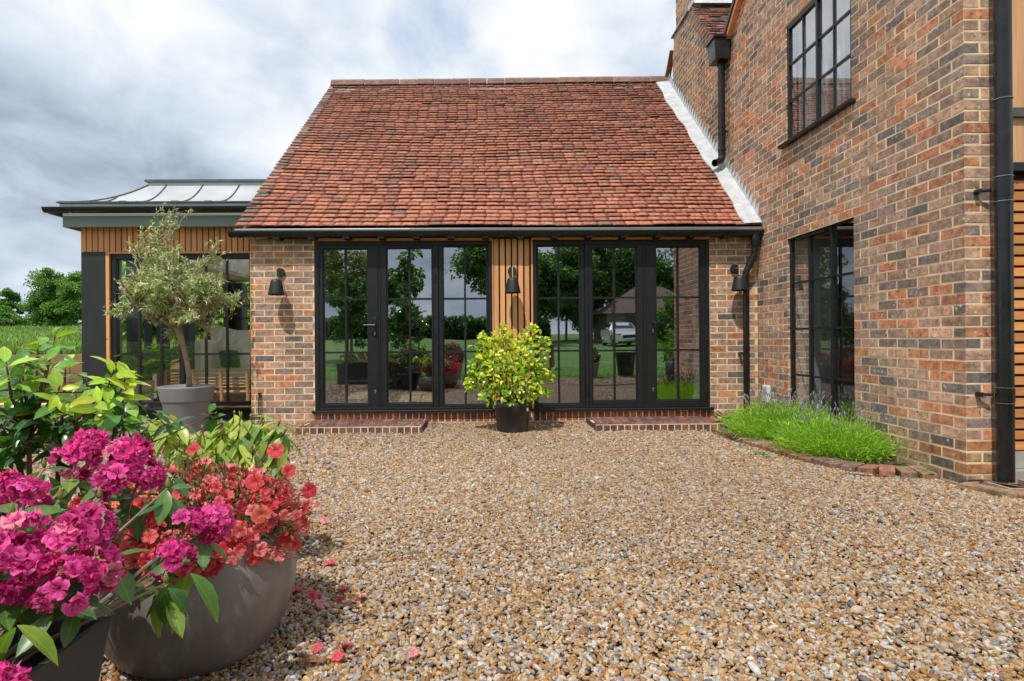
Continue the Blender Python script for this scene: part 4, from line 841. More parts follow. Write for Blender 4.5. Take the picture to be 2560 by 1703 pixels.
# --- lavender clumps
def lavender(cx, cy, rx, ry, h, label, n=2600, fl=150):
    o = root('lavender', label, 'lavender', (cx, cy, 0), 'lavender along the wall')
    a = rng.random(n) * 2 * math.pi; r = np.sqrt(rng.random(n)); P = np.stack([cx + rx * .62 * r * np.cos(a), cy + ry * .62 * r * np.sin(a), np.full(n, 0.0)], 1)
    lean = np.stack([np.cos(a) * r * .95, np.sin(a) * r * .95, 1.05 - .35 * r], 1) + rng.normal(0, .22, (n, 3)); L_ = h * (0.55 + 0.5 * rng.random(n))
    st = P + unit(lean) * (L_ * rng.uniform(0.0, .55, n))[:, None]
    # each stem carries narrow leaves up its length
    k = 5; u = rng.uniform(0.15, 1.0, (n, k)); Q = (P[:, None] + unit(lean)[:, None] * (L_[:, None] * u)[..., None]).reshape(-1, 3); dd = unit(np.repeat(unit(lean), k, 0) + rng.normal(0, .42, (n * k, 3)))
    C = pick([(0.30, 0.56, 0.045), (0.42, 0.64, 0.08), (0.20, 0.42, 0.035), (0.54, 0.64, 0.16)], [4, 4, 2, 1.3], n * k); m = Q[:, 0] < XR - 0.02
    sm = st[:, 0] < XR - .1
    C2 = pick([(0.24, 0.42, 0.05), (0.34, 0.50, 0.08)], [1, 1], n)
    f = leaves('foliage', LEAF_THIN, Q[m], dd[m], rand_dirs(m.sum()), rng.uniform(.035, .06, m.sum()), rng.uniform(.0022, .0038, m.sum()), C[m], M['blade'], o)
    leaves('stems', BLADE, P, unit(lean), rand_dirs(n), L_, 0.0016, C2, M['blade'], o)
    st = MB(); hd = MB()
    for _ in range(fl):
        t = rng.random() * 6.283; q = math.sqrt(rng.random()); p = np.array([cx + rx * .6 * q * math.cos(t), cy + ry * .6 * q * math.sin(t), h * .5]); d = unit(np.array([math.cos(t) * q * .55, math.sin(t) * q * .55, 1.0]) + rng.normal(0, .16, 3))
        ln = h * rng.uniform(.40, .85); e = p + d * ln
        if e[0] > XR - .03: continue
        st.tube([p, p + d * ln * .5 + rng.normal(0, .006, 3), e], 0.0014, 3, (0.20, 0.30, 0.10)); e2 = e + unit(d + rng.normal(0, .2, 3)) * rng.uniform(.024, .042); c = pick([(0.24, 0.19, 0.34), (0.32, 0.27, 0.40), (0.30, 0.26, 0.33), (0.25, .33, .14)], [4, 3, 3, 1.5], 1)[0]
        hd.tube([e, e * .6 + e2 * .4, e * .25 + e2 * .75, e2], [0.003, 0.0054, 0.0045, 0.002], 6, tuple(c))
    st.build('flower_stems', M['blade'], o); hd.build('flower_heads', pm('lavender_head', rough=.9, attr=True, bump=.8, bs=300) if 'lavender_head' not in bpy.data.materials else bpy.data.materials['lavender_head'], o)['kind'] = 'stuff'
lavender(2.78, 5.72, 0.42, 0.50, 0.38, 'bright green lavender clump below the tall window next to the downpipe', 2700, 110)
lavender(2.84, 4.92, 0.38, 0.40, 0.34, 'bright green lavender clump nearest the house corner', 2300, 70)

def small_weed(name, label, x, y, z, n, ln, wd, up, col, group=None, r=0.02, tm=LEAF_MID, flat=0.4):
    a = rng.random(n) * 6.283; P = np.stack([x + r * np.cos(a) * rng.random(n), y + r * np.sin(a) * rng.random(n), z + up * rng.random(n)], 1); D = np.stack([np.cos(a), np.sin(a), rng.uniform(flat, flat + .6, n)], 1)
    tag(leaves(name, tm, P, D, np.tile((0, 0, 1.0), (n, 1)) + rng.normal(0, .2, (n, 3)), rng.uniform(.6, 1, n) * ln, wd, pick([col], [1], n, .15), M['blade'], None, (x, y, z)), label, 'weed', group)
small_weed('weed', 'tall leafy weed growing against the house wall past the lavender', 3.06, 4.42, 0.02, 26, 0.055, 0.012, 0.19, (0.13, 0.27, 0.04), r=.015, flat=-.1)
small_weed('weed', 'low broad leaved weed at the end of the brick edging', 2.98, 4.13, 0.03, 14, 0.065, 0.020, 0.03, (0.10, 0.24, 0.04), r=.05, flat=.1)
small_weed('weed', 'small flat weed in gravel inside the curve of the brick edging', 2.24, 4.95, 0.02, 16, 0.05, 0.014, 0.02, (0.15, 0.30, 0.05), r=.06, flat=.1)
small_weed('weed', 'tuft of grass sprouting at the brick edging before the lavender', 2.40, 4.90, 0.02, 16, 0.13, 0.003, 0.0, (0.25, 0.42, 0.08), r=.02, tm=BLADE, flat=1.2)
small_weed('weed', 'tiny grass seedling alone in the middle of the gravel', -0.89, 4.55, 0.01, 14, 0.07, 0.003, 0.0, (0.22, 0.36, 0.08), r=.02, tm=BLADE, flat=1.0)
small_weed('weed', 'tiny creeping seedling beside the grass tuft near the edging', 2.27, 5.4, 0.02, 9, 0.035, 0.010, 0.01, (0.15, 0.30, 0.05), r=.03, flat=.2)
fx = np.array([2.62, 6.66, 0.02]); n = 60; a = rng.uniform(1.6, 5.2, n)
tag(leaves('fern', LEAF_THIN, np.stack([fx[0] + rng.normal(0, .05, n), fx[1] - .03 + rng.normal(0, .04, n), rng.uniform(.02, .16, n)], 1), np.stack([np.cos(a), np.sin(a) * .8 - .3, rng.uniform(-.3, .8, n)], 1), rand_dirs(n) + (0, 0, 1), rng.uniform(.05, .12, n), .009, pick([(0.09, 0.20, 0.03)], [1], n, .2), M['blade'], None, tuple(fx)), 'dark leafy fern at the foot of the brick pier by the downpipe', 'fern')

# ------------------------------------------------------------------ big pots in front
def flower(size, ruf=0.22, petals=5, cup=0.55):
    """open funnel flower pointing along +z: verts, faces, radial position 0..1 per face"""
    V = []; F = []; Rr = []; js = (-1, -.5, 0, .5, 1)
    for p in range(petals):
        a0 = 2 * math.pi * p / petals + random.gauss(0, .08); b = len(V); ph = random.random() * 6.28; k1 = random.uniform(3.5, 5.5); curl = random.uniform(.1, .5); ln = random.uniform(.88, 1.08)
        rows = ((0.03, 1.9, 0), (0.15, .80, .30), (0.34, .58, .54), (0.58, .60, .68), (0.82, .62, .74), (1.0, .40, .70))
        for r, w, z in rows:
            for j in js:
                rr = r * ln * (1 - .10 * j * j * (r > .9)); ang = a0 + j * w; rf = ruf * .42 * r * r * (abs(j) ** 1.2 * math.sin(k1 * r * 2.2 + ph + j * 1.7) + .35 * math.sin(j * k1 + ph))
                V.append((rr * math.cos(ang), rr * math.sin(ang), z * cup * 1.25 + rf - curl * .32 * max(0, r - .6) - .05 * (1 - j * j) * r))
        for i in range(5):
            for j in range(4): q = b + i * 5 + j; F.append((q, q + 1, q + 6, q + 5)); Rr.append((i + .5) / 5)
        b = len(V); a = a0 + .6; c, s = math.cos(a), math.sin(a); h = 1.15 * cup + .25 * random.random(); V += [(.02 * c, .02 * s, .1), (.02 * c - .025 * s, .02 * s + .025 * c, .1), (.34 * c - .025 * s, .34 * s + .025 * c, h), (.34 * c, .34 * s, h)]; F.append((b, b + 1, b + 2, b + 3)); Rr.append(1.6)
    return np.array(V) * size, np.array(F), np.array(Rr)
def frame(d):
    d = unit(np.array(d, float)); a = unit(np.cross(d, (0.3, 0.1, 0.9) if abs(d[2]) < .9 else (1, 0, 0))); return np.stack([a, np.cross(d, a), d])
def bloom(name, spots, parent, mat, pal, wts, throat, loc=None, label=None):
    VV = []; FF = []; CC = []; o = 0
    for p, d, s, ruf, cup in spots:
        V, F, Rr = flower(s, ruf, 5, cup); B = frame(d); t = random.random() * 6.28; c, sn = math.cos(t), math.sin(t)
        V = np.stack([V[:, 0] * c - V[:, 1] * sn, V[:, 0] * sn + V[:, 1] * c, V[:, 2]], 1) @ B + np.array(p); col = pick(pal, wts, 1, .13)[0]
        tint = np.clip(.95 - Rr * 1.25, 0, 1)[:, None]; C = col * (1 - tint) + np.array(throat) * tint
        C = C * (1 + rng.normal(0, .05, (len(F), 1))); C = np.where((Rr > 1.5)[:, None], C * .6 + .3, C); edge = ((Rr > .75) & (Rr < 1.5))[:, None]; C = np.where(edge, C * 1.12 + .035, C); wilt = edge & (rng.random((len(F), 1)) < .05); C = np.where(wilt, C * .6 + np.array((.16, .08, .03)), C)
        VV.append(V); FF.append(F + o); CC.append(C); o += len(V)
    ob = np_mesh(name, np.concatenate(VV), np.concatenate(FF), np.concatenate(CC).clip(0, .95), mat, parent, loc, True)
    if label: ob['label'] = label
    return ob
def whorls(centres, nl, ln, wd, droop, pal, w, mat, parent, name='foliage', up=0.0, tmpl=LEAF_BROAD, jit=.25, dirs=None):
    P = []; D = []; U = []; L_ = []; Wd = []
    for i, c in enumerate(centres):
        k = nl + int(rng.integers(-1, 2)); a0 = rng.random() * 6.28; ax = np.array((0, 0, 1.0)) if dirs is None else unit(np.array(dirs[i])); B = frame(ax)
        for j in range(k):
            a = a0 + j * 2.4; dr = droop + rng.normal(0, jit); d = B[0] * math.cos(a) * math.cos(dr) + B[1] * math.sin(a) * math.cos(dr) - ax * math.sin(dr); P.append(np.array(c) + ax * (-.006 * j) + d * .006); D.append(d); U.append(ax + rng.normal(0, .15, 3)); s = rng.uniform(.72, 1.08); L_.append(ln * s); Wd.append(wd * s * rng.uniform(.85, 1.1))
    n = len(P); return leaves(name, tmpl, np.array(P), np.array(D), np.array(U), np.array(L_), np.array(Wd), pick(pal, w, n, .13), mat, parent)

# round stone bowl with the coral azalea
BX, BY = -0.945, 1.95
def azalea():
    o = root('potted_azalea', 'coral red azalea filling a round brown grey stone bowl', 'azalea', (BX, BY, 0))
    pr = [(0.0, 0.0), (0.15, 0.0), (0.19, 0.012), (0.235, 0.055), (0.272, 0.115), (0.297, 0.19), (0.302, 0.24), (0.296, 0.30), (0.280, 0.355), (0.266, 0.385), (0.258, 0.392), (0.250, 0.388), (0.246, 0.375), (0.262, 0.33), (0.27, 0.28)]
    MB().lathe((BX, BY, 0), pr, 72).build('bowl', M['pot_bowl'], o, smooth=True); MB().lathe((BX, BY, 0), [(0.0, 0.34), (0.15, 0.335), (0.258, 0.325)], 32).build('soil', M['soil_pot'], o)
    tw = MB(); fl = []; LP = []; LD = []; bud = MB()
    def dome(th, ph, k): return np.array([BX - .05 + 0.385 * k * math.cos(th) * math.cos(ph), BY + .02 + 0.33 * k * math.sin(th) * math.cos(ph), 0.365 + 0.225 * k * math.sin(ph)])
    for i in range(150):
        th = rng.random() * 6.283; ph = math.asin(rng.random() ** .8) * .98; k = rng.uniform(.86, 1.1); e = dome(th, ph, k); b = np.array([BX + .1 * math.cos(th), BY + .1 * math.sin(th), .345]); m = b * .45 + e * .55 + rng.normal(0, .02, 3); tw.tube([b, m, e], [.0035, .0024, .0012], 4)
        for _ in range(5):
            q = e + rng.normal(0, .022, 3); bud.tube([e, q], .0010, 3, (.2, .08, .05)); bud.tube([q, q + unit(q - b) * .010], [.004, .0008], 5, tuple(pick([(0.45, 0.05, 0.06), (0.30, 0.07, 0.04), (0.33, 0.12, .05)], [3, 2, 1], 1)[0]))
        for _ in range(16): LP.append(m + (e - m) * rng.random() * 1.1 + rng.normal(0, .012, 3)); LD.append(unit(unit(e - b) + rng.normal(0, .7, 3)))
    for i in range(760):
        th = rng.random() * 6.283; ph = math.asin(rng.random() ** 1.15) * .95 - .12; k = rng.uniform(.74, 1.03); p = dome(th, ph, k)
        rgt = p[0] > BX + .03 and p[2] > .50
        if rgt and rng.random() < .45: continue
        d = unit(p - np.array([BX - .05, BY + .02, .30])) + rng.normal(0, .35, 3) + np.array([0, -.35, .1]); fl.append((p, d, rng.uniform(.017, .027), .95, rng.uniform(.35, .75)))
    for x, y, z, d, s in ((-.675, 1.90, .655, (.2, -.9, .3), .026), (-.56, 1.86, .54, (.3, -.9, .1), .025), (-.69, 1.78, .585, (.1, -.9, .2), .028), (-.665, 1.75, .50, (.2, -.8, .0), .027), (-.62, 1.85, .60, (.5, -.6, .2), .022), (-.595, 1.84, .475, (.4, -.5, -.4), .022), (-.72, 1.74, .46, (0, -.8, -.3), .024), (-.93, 1.90, .66, (0, -.6, .7), .022)):
        fl.append((np.array((x, y, z)), d, s, .3, .4)); tw.tube([(BX + .1, BY, .36), ((x + BX + .12) / 2, (y + BY) / 2 + .01, (z + .37) / 2 + .01), (x, y + .012, z - .006)], [.003, .002, .0012], 4)
    for i in range(16):
        a = rng.random() * 6.28; fl.append((np.array((BX + .21 * math.cos(a), BY + .21 * math.sin(a), .355)), (rng.normal(0, .6), rng.normal(0, .6), .6), .024, .5, .5))
    tw.build('stems', M['twig'], o); bud.build('buds', M['petal_red'], o); n = len(LP)
    leaves('foliage', LEAF_MID, np.array(LP), np.array(LD), rand_dirs(n) + (0, -.2, .7), rng.uniform(.012, .026, n), rng.uniform(.0035, .006, n), pick([(0.06, 0.13, 0.03), (0.10, 0.16, 0.035), (0.20, 0.10, 0.05), (0.22, 0.30, .06)], [4, 3, 3, 1], n), M['leaf_small'], o)
    bloom('flowers', fl, o, M['petal_red'], [(0.82, 0.17, 0.165), (0.74, 0.10, 0.10), (0.86, 0.30, 0.28), (0.64, 0.05, 0.07), (0.80, 0.24, 0.12)], [4, 4, 3, 2, .6], (0.58, 0.02, 0.07))
azalea()

# dark square planter with the magenta rhododendron
TRUSS = [(-1.034,1.350,0.647),(-1.113,1.400,0.648),(-1.056,1.550,0.700),(-1.054,1.600,0.711),(-0.895,1.500,0.713),(-0.866,1.500,0.659),(-0.894,1.450,0.666),(-0.905,1.180,0.618),(-0.822,1.150,0.597),(-0.812,1.220,0.619),(-0.866,1.120,0.571),(-0.783,1.120,0.552),(-0.893,1.100,0.608),(-0.788,1.200,0.547),(-0.754,1.500,0.534),(-0.709,1.550,0.533),(-0.747,1.420,0.485),(-0.775,0.950,0.440)]
def magenta():
    o = root('potted_rhododendron', 'magenta rhododendron with ruffled trusses in a dark square planter', 'rhododendron', (-1.05, 1.06, 0))
    p = MB(); x0, x1, y0, y1, h, t = -1.33, -0.805, 0.80, 1.29, 0.42, 0.016; q = 0.055
    V = [(x0 + q, y0 + q, 0), (x1 - q, y0 + q, 0), (x1 - q, y1 - q, 0), (x0 + q, y1 - q, 0), (x0, y0, h), (x1, y0, h), (x1, y1, h), (x0, y1, h), (x0 + t, y0 + t, h), (x1 - t, y0 + t, h), (x1 - t, y1 - t, h), (x0 + t, y1 - t, h), (x0 + t + .02, y0 + t + .02, .3), (x1 - t - .02, y0 + t + .02, .3), (x1 - t - .02, y1 - t - .02, .3), (x0 + t + .02, y1 - t - .02, .3)]
    p.add(V, [(3, 2, 1, 0)] + [(i, (i + 1) % 4, 4 + (i + 1) % 4, 4 + i) for i in range(4)] + [(4 + i, 4 + (i + 1) % 4, 8 + (i + 1) % 4, 8 + i) for i in range(4)] + [(8 + i, 8 + (i + 1) % 4, 12 + (i + 1) % 4, 12 + i) for i in range(4)]); p.build('planter', M['pot_slate'], o, bevel=0.003)
    MB().box(x0 + .03, x1 - .03, y0 + .03, y1 - .03, 0.25, 0.33).build('soil', M['soil_pot'], o)
    st = MB(); wc = []; wd = []; hub = np.array([-1.08, 1.10, 0.33]); k = 0
    for i, c in enumerate(TRUSS):
        c = np.array(c); d = unit(unit(c - hub) * .5 + np.array([.15, -.45, .45]) + rng.normal(0, .12, 3)); nf = 16; sp = []; r = .035 if i not in (14, 15, 16, 17) else .030
        for j in range(nf):
            v = unit(d * .75 + rand_dirs(1)[0]); sp.append((c + v * r, v + rng.normal(0, .12, 3), rng.uniform(.019, .026), .8, rng.uniform(.5, .95)))
        bloom('flower_truss', sp, o, M['petal'], [(0.68, 0.024, 0.24), (0.50, 0.012, 0.16), (0.78, 0.085, 0.36), (0.80, 0.28, 0.36)], [4, 3, 2.4, 1.0], (0.33, 0.008, 0.10))
        b = c - d * .05; wc.append(b); wd.append(d * .6 + np.array([0, 0, .8])); far = c[1] > 1.42 and c[0] > -.8
        mid = (hub + b) / 2 + (np.array([0.02, .04, -.03]) if far else rng.normal(0, .02, 3)); st.tube([hub + rng.normal(0, .03, 3), mid, b, c], [.0075, .0055, .004, .003], 6)
    extra = [(-0.798,1.500,0.638),(-0.724,1.350,0.462),(-0.982,1.250,0.645),(-0.811,1.300,0.534),(-0.955,1.350,0.651),(-0.851,1.600,0.667),(-1.173,1.600,0.670),(-0.900,1.400,0.640),(-.90,1.02,.56),(-.98,1.12,.6),(-1.0,1.45,.60)]
    for e in extra: st.tube([hub + rng.normal(0, .03, 3), (hub + np.array(e)) / 2 + rng.normal(0, .015, 3), e], [.006, .0045, .003], 6)
    wc += [np.array(e) for e in extra]; wd += [np.array((.1, -.15, 1.0))] * len(extra)
    st.build('stems', pm('rhododendron_stem', (0.24, 0.17, 0.13), .8, ns=30, na=.3), o)
    whorls(wc, 6, 0.088, 0.0205, 0.45, [(0.10, 0.21, 0.045), (0.06, 0.15, 0.045), (0.20, 0.30, 0.05), (0.12, 0.22, 0.09)], [4, 4, 2, 2], M['leaf_rhodo'], o, dirs=wd, jit=.4)
    hang = [(-0.80,1.02,.53),(-.86,1.0,.52),(-.92,.98,.53),(-.735,1.38,.455),(-.70,1.40,.47),(-.98,1.06,.54)]
    whorls(hang, 3, 0.125, 0.027, 1.05, [(0.16, 0.30, 0.045), (0.25, 0.38, 0.05), (0.10, 0.22, 0.05)], [3, 3, 2], M['leaf_rhodo'], o, name='hanging_leaves', jit=.22)
    for e in hang: pass
    bd = MB()
    for e in extra[:10]: e = np.array(e); bd.tube([e, e + (0, 0, .006), e + (0, 0, .013), e + (0, 0, .021), e + (0, 0, .028)], [.003, .0055, .006, .0035, .0008], 10, (0.33, 0.36, 0.10))
    bd.build('buds', M['petal'], o, smooth=True)['kind'] = 'stuff'
magenta()

GLOSSY = [(-1.567,2.200,1.037),(-1.595,2.150,0.988),(-1.517,2.100,0.933),(-1.759,2.300,0.912),(-1.587,2.000,0.937),(-1.602,2.300,0.918),(-1.299,2.100,0.903),(-1.281,2.150,0.893),(-1.258,2.100,0.841),(-1.390,2.200,0.812),(-1.494,2.250,0.868),(-1.429,2.100,0.821),(-1.413,2.000,0.857),(-1.572,2.100,0.823),(-1.725,2.200,0.829),(-1.628,2.050,0.754),(-1.669,2.200,0.721),(-1.408,2.150,0.725),(-1.320,2.100,0.758),(-1.235,2.050,0.775),(-1.641,2.300,0.692),(-1.477,2.200,0.647),(-1.723,2.350,0.624),(-1.741,2.200,0.635),(-1.362,2.200,0.682),(-1.296,2.000,0.810),(-1.581,2.050,0.874),(-1.648,2.250,0.876),(-1.450,2.100,0.753),(-1.598,2.200,0.763),(-1.834,2.300,0.799)]  # these, TRUSS and DROOP: image pixels unprojected to world points at guessed depths
def glossy():
    cx, cy = -1.62, 2.24
    o = root('glossy_camellia', 'tall glossy leaved shrub with dark stems behind the magenta flowers', 'shrub', (cx, cy, 0))
    MB().lathe((cx, cy, 0), [(0, 0), (.16, 0), (.175, .02), (.20, .30), (.21, .31), (.212, .35), (.20, .352), (.195, .3)], 32).build('pot', M['pot_black'], o, smooth=True); MB().lathe((cx, cy, 0), [(0, .32), (.2, .315)], 20).build('soil', M['soil_pot'], o)
    st = MB(); P, D, U, Ls, C = [], [], [], [], []
    stems = [np.array((cx + x, cy + y, .62 + z)) for x, y, z in ((-.14, 0, 0), (.02, .02, .02), (.12, -.03, .0), (.0, -.1, .05), (.22, .0, -.06))]
    for s_ in stems: st.tube([(cx + (s_[0] - cx) * .3, cy, .31), (s_[0] * .6 + cx * .4, s_[1], .46), s_], [.010, .009, .0075], 7)
    for c in GLOSSY:
        c = np.array(c); s_ = min(stems, key=lambda q: np.linalg.norm(q - c)); m = s_ * .5 + c * .5 + rng.normal(0, .02, 3); st.tube([s_, m, c], [.0065, .0045, .0025], 6); ax = unit(unit(c - s_) + np.array([0, -.1, .5])); B = frame(ax)
        for j in range(int(rng.integers(7, 11))):
            a = j * 2.4 + rng.random(); back = .012 * j; sp = rng.uniform(.25, 1.1) if j > 2 else rng.uniform(.9, 1.3); d = unit(B[0] * math.cos(a) * (1.3 - .4 * (j < 3)) + B[1] * math.sin(a) + ax * (sp - .35)); top = c[2] > .80 and j < 7
            P.append(c - ax * back + rng.normal(0, .004, 3)); D.append(d + np.array([0, 0, -.1])); U.append(ax + rng.normal(0, .25, 3)); Ls.append(rng.uniform(.058, .095) * (1.0 if j > 1 else .85))
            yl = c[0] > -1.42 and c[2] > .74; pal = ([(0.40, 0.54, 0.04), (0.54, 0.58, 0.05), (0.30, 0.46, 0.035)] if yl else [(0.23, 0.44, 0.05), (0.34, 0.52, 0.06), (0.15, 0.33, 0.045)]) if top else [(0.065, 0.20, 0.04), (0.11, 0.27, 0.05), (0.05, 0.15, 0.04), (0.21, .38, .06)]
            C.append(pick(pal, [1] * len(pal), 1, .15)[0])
    for c in [s_ + rng.normal(0, .16, 3) * np.array((1, .8, .6)) + np.array((0, 0, .08)) for s_ in stems for _ in range(9)]:
        s_ = min(stems, key=lambda q: np.linalg.norm(q - c)); st.tube([s_, c], [.004, .002], 5)
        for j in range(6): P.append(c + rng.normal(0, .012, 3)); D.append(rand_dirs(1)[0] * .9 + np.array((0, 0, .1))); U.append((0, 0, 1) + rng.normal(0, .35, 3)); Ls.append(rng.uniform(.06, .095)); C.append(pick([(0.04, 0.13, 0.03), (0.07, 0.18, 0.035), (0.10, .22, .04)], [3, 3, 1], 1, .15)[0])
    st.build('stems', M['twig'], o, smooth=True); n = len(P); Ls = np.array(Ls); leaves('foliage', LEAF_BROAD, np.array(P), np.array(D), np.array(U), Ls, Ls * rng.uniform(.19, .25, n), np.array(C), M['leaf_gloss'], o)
glossy()
DROOP = [(-1.421,2.600,0.685),(-1.276,2.500,0.667),(-1.439,2.550,0.682),(-1.235,2.600,0.622),(-1.175,2.650,0.650),(-1.106,2.500,0.612),(-1.162,2.750,0.671),(-1.095,2.650,0.655),(-1.068,2.700,0.662),(-0.993,2.650,0.643),(-0.906,2.600,0.650),(-0.867,2.550,0.612),(-1.039,2.500,0.617),(-1.336,2.500,0.625),(-1.214,2.500,0.571),(-0.977,2.500,0.545),(-0.904,2.550,0.535),(-1.244,2.400,0.579),(-1.110,2.450,0.561)]
def droopy():
    cx, cy = -1.15, 2.62
    o = root('drooping_rhododendron', 'leafy rhododendron with drooping pale leaves and fat buds behind the azalea', 'rhododendron', (cx, cy, 0))
    MB().lathe((cx, cy, 0), [(0, 0), (.13, 0), (.17, .03), (.215, .14), (.222, .2), (.20, .30), (.19, .30), (.2, .25)], 36).build('bowl', M['pot_bowl'], o, smooth=True); MB().lathe((cx, cy, 0), [(0, .27), (.2, .262)], 20).build('soil', M['soil_pot'], o)
    st = MB(); bd = MB(); dirs = []
    for c in DROOP:
        c = np.array(c); b = np.array((cx, cy, .28)) + rng.normal(0, .03, 3) * (1, 1, 0); m = b * .4 + c * .6 + np.array((0, 0, -.03)); st.tube([b, m, c], [.0075, .0055, .0035], 6); d = unit(c - m) * .5 + np.array((0, 0, .8)); dirs.append(d)
        h = rng.uniform(.012, .028); bd.tube([c, c + unit(d) * h * .5, c + unit(d) * h], [.0035, .0065, .001], 6, tuple(pick([(0.36, 0.38, 0.10), (0.42, 0.28, 0.16), (0.40, 0.42, .08)], [3, 1, 2], 1)[0]))
        for _ in range(3 if rng.random() < .35 else 0): e = c + rng.normal(0, .006, 3); bd.tube([e, e + unit(d + rng.normal(0, .35, 3)) * .030], [.004, .0015], 5, (0.42, 0.46, .09))
    st.build('stems', M['twig'], o); bd.build('buds', M['petal'], o, smooth=True)['kind'] = 'stuff'; lo = [np.array(c) - (0, 0, .035) for c in DROOP]
    whorls(DROOP + lo[::2], 7, 0.122, 0.0225, 0.72, [(0.33, 0.44, 0.09), (0.42, 0.50, 0.085), (0.24, 0.36, 0.09), (0.20, 0.31, 0.11), (.60, .54, .05)], [4, 3, 3, 2, .4], M['leaf_rhodo'], o, dirs=dirs + dirs[::2], jit=.3)
droopy()

# fallen azalea blooms on the gravel
FALL = [(-0.76,2.347),(-0.68,2.30),(-0.625,2.209),(-0.572,2.354),(-0.566,2.254),(-0.488,2.255),(-0.463,1.913),(-0.471,1.849),(-0.242,1.863),(-0.547,1.90),(-1.02,3.55),(-0.893,3.229),(-0.70,2.62)]
def fallen():
    t = None
    protos = []
    for v in range(3):
        V, F, Rr = flower(.026, .5, 5, rng.uniform(.5, .9)); C = np.tile(pick([(0.78, 0.17, 0.20), (0.74, 0.11, 0.15), (0.82, 0.33, 0.36)][v:v + 1], [1], 1)[0], (len(F), 1)) * (1 + rng.normal(0, .12, (len(F), 1)))
        o = np_mesh('fallen_flower', V * (1, 1, -1) + (0, 0, .024), F, C.clip(0, .95), M['petal_red'], None, None, True); protos.append(o)
    for i, (x, y) in enumerate(FALL):
        o = protos[i] if i < 3 else protos[i % 3].copy()
        if i >= 3: COL.objects.link(o)
        o.location = (x, y, .030); o.rotation_euler = (rng.normal(0, .35), rng.normal(0, .35), rng.random() * 6.28); s = rng.uniform(.75, 1.15); o.scale = (s, s, s)
        tag(o, 'crumpled pink azalea flower fallen on the gravel beside the round bowl', 'fallen flower', 'fallen azalea flowers on the gravel')
fallen()
def dead_leaf():
    o = leaves('fallen_leaf', LEAF_BROAD, np.array([(-.55, 1.80, .044), (-.55, 1.80, .044), (-.55, 1.80, .044)]), np.array([(1.0, .3, .1), (.2, 1.0, .25), (-.8, .5, .05)]), np.array([(0, 0, 1.0)] * 3), np.array([.045, .04, .038]), .012, np.array([(.30, .13, .05)] * 3), M['leaf_small'], None, (-.55, 1.80, .03)); tag(o, 'curled brown dead leaf on the gravel near the photo bottom', 'fallen leaf')
dead_leaf()

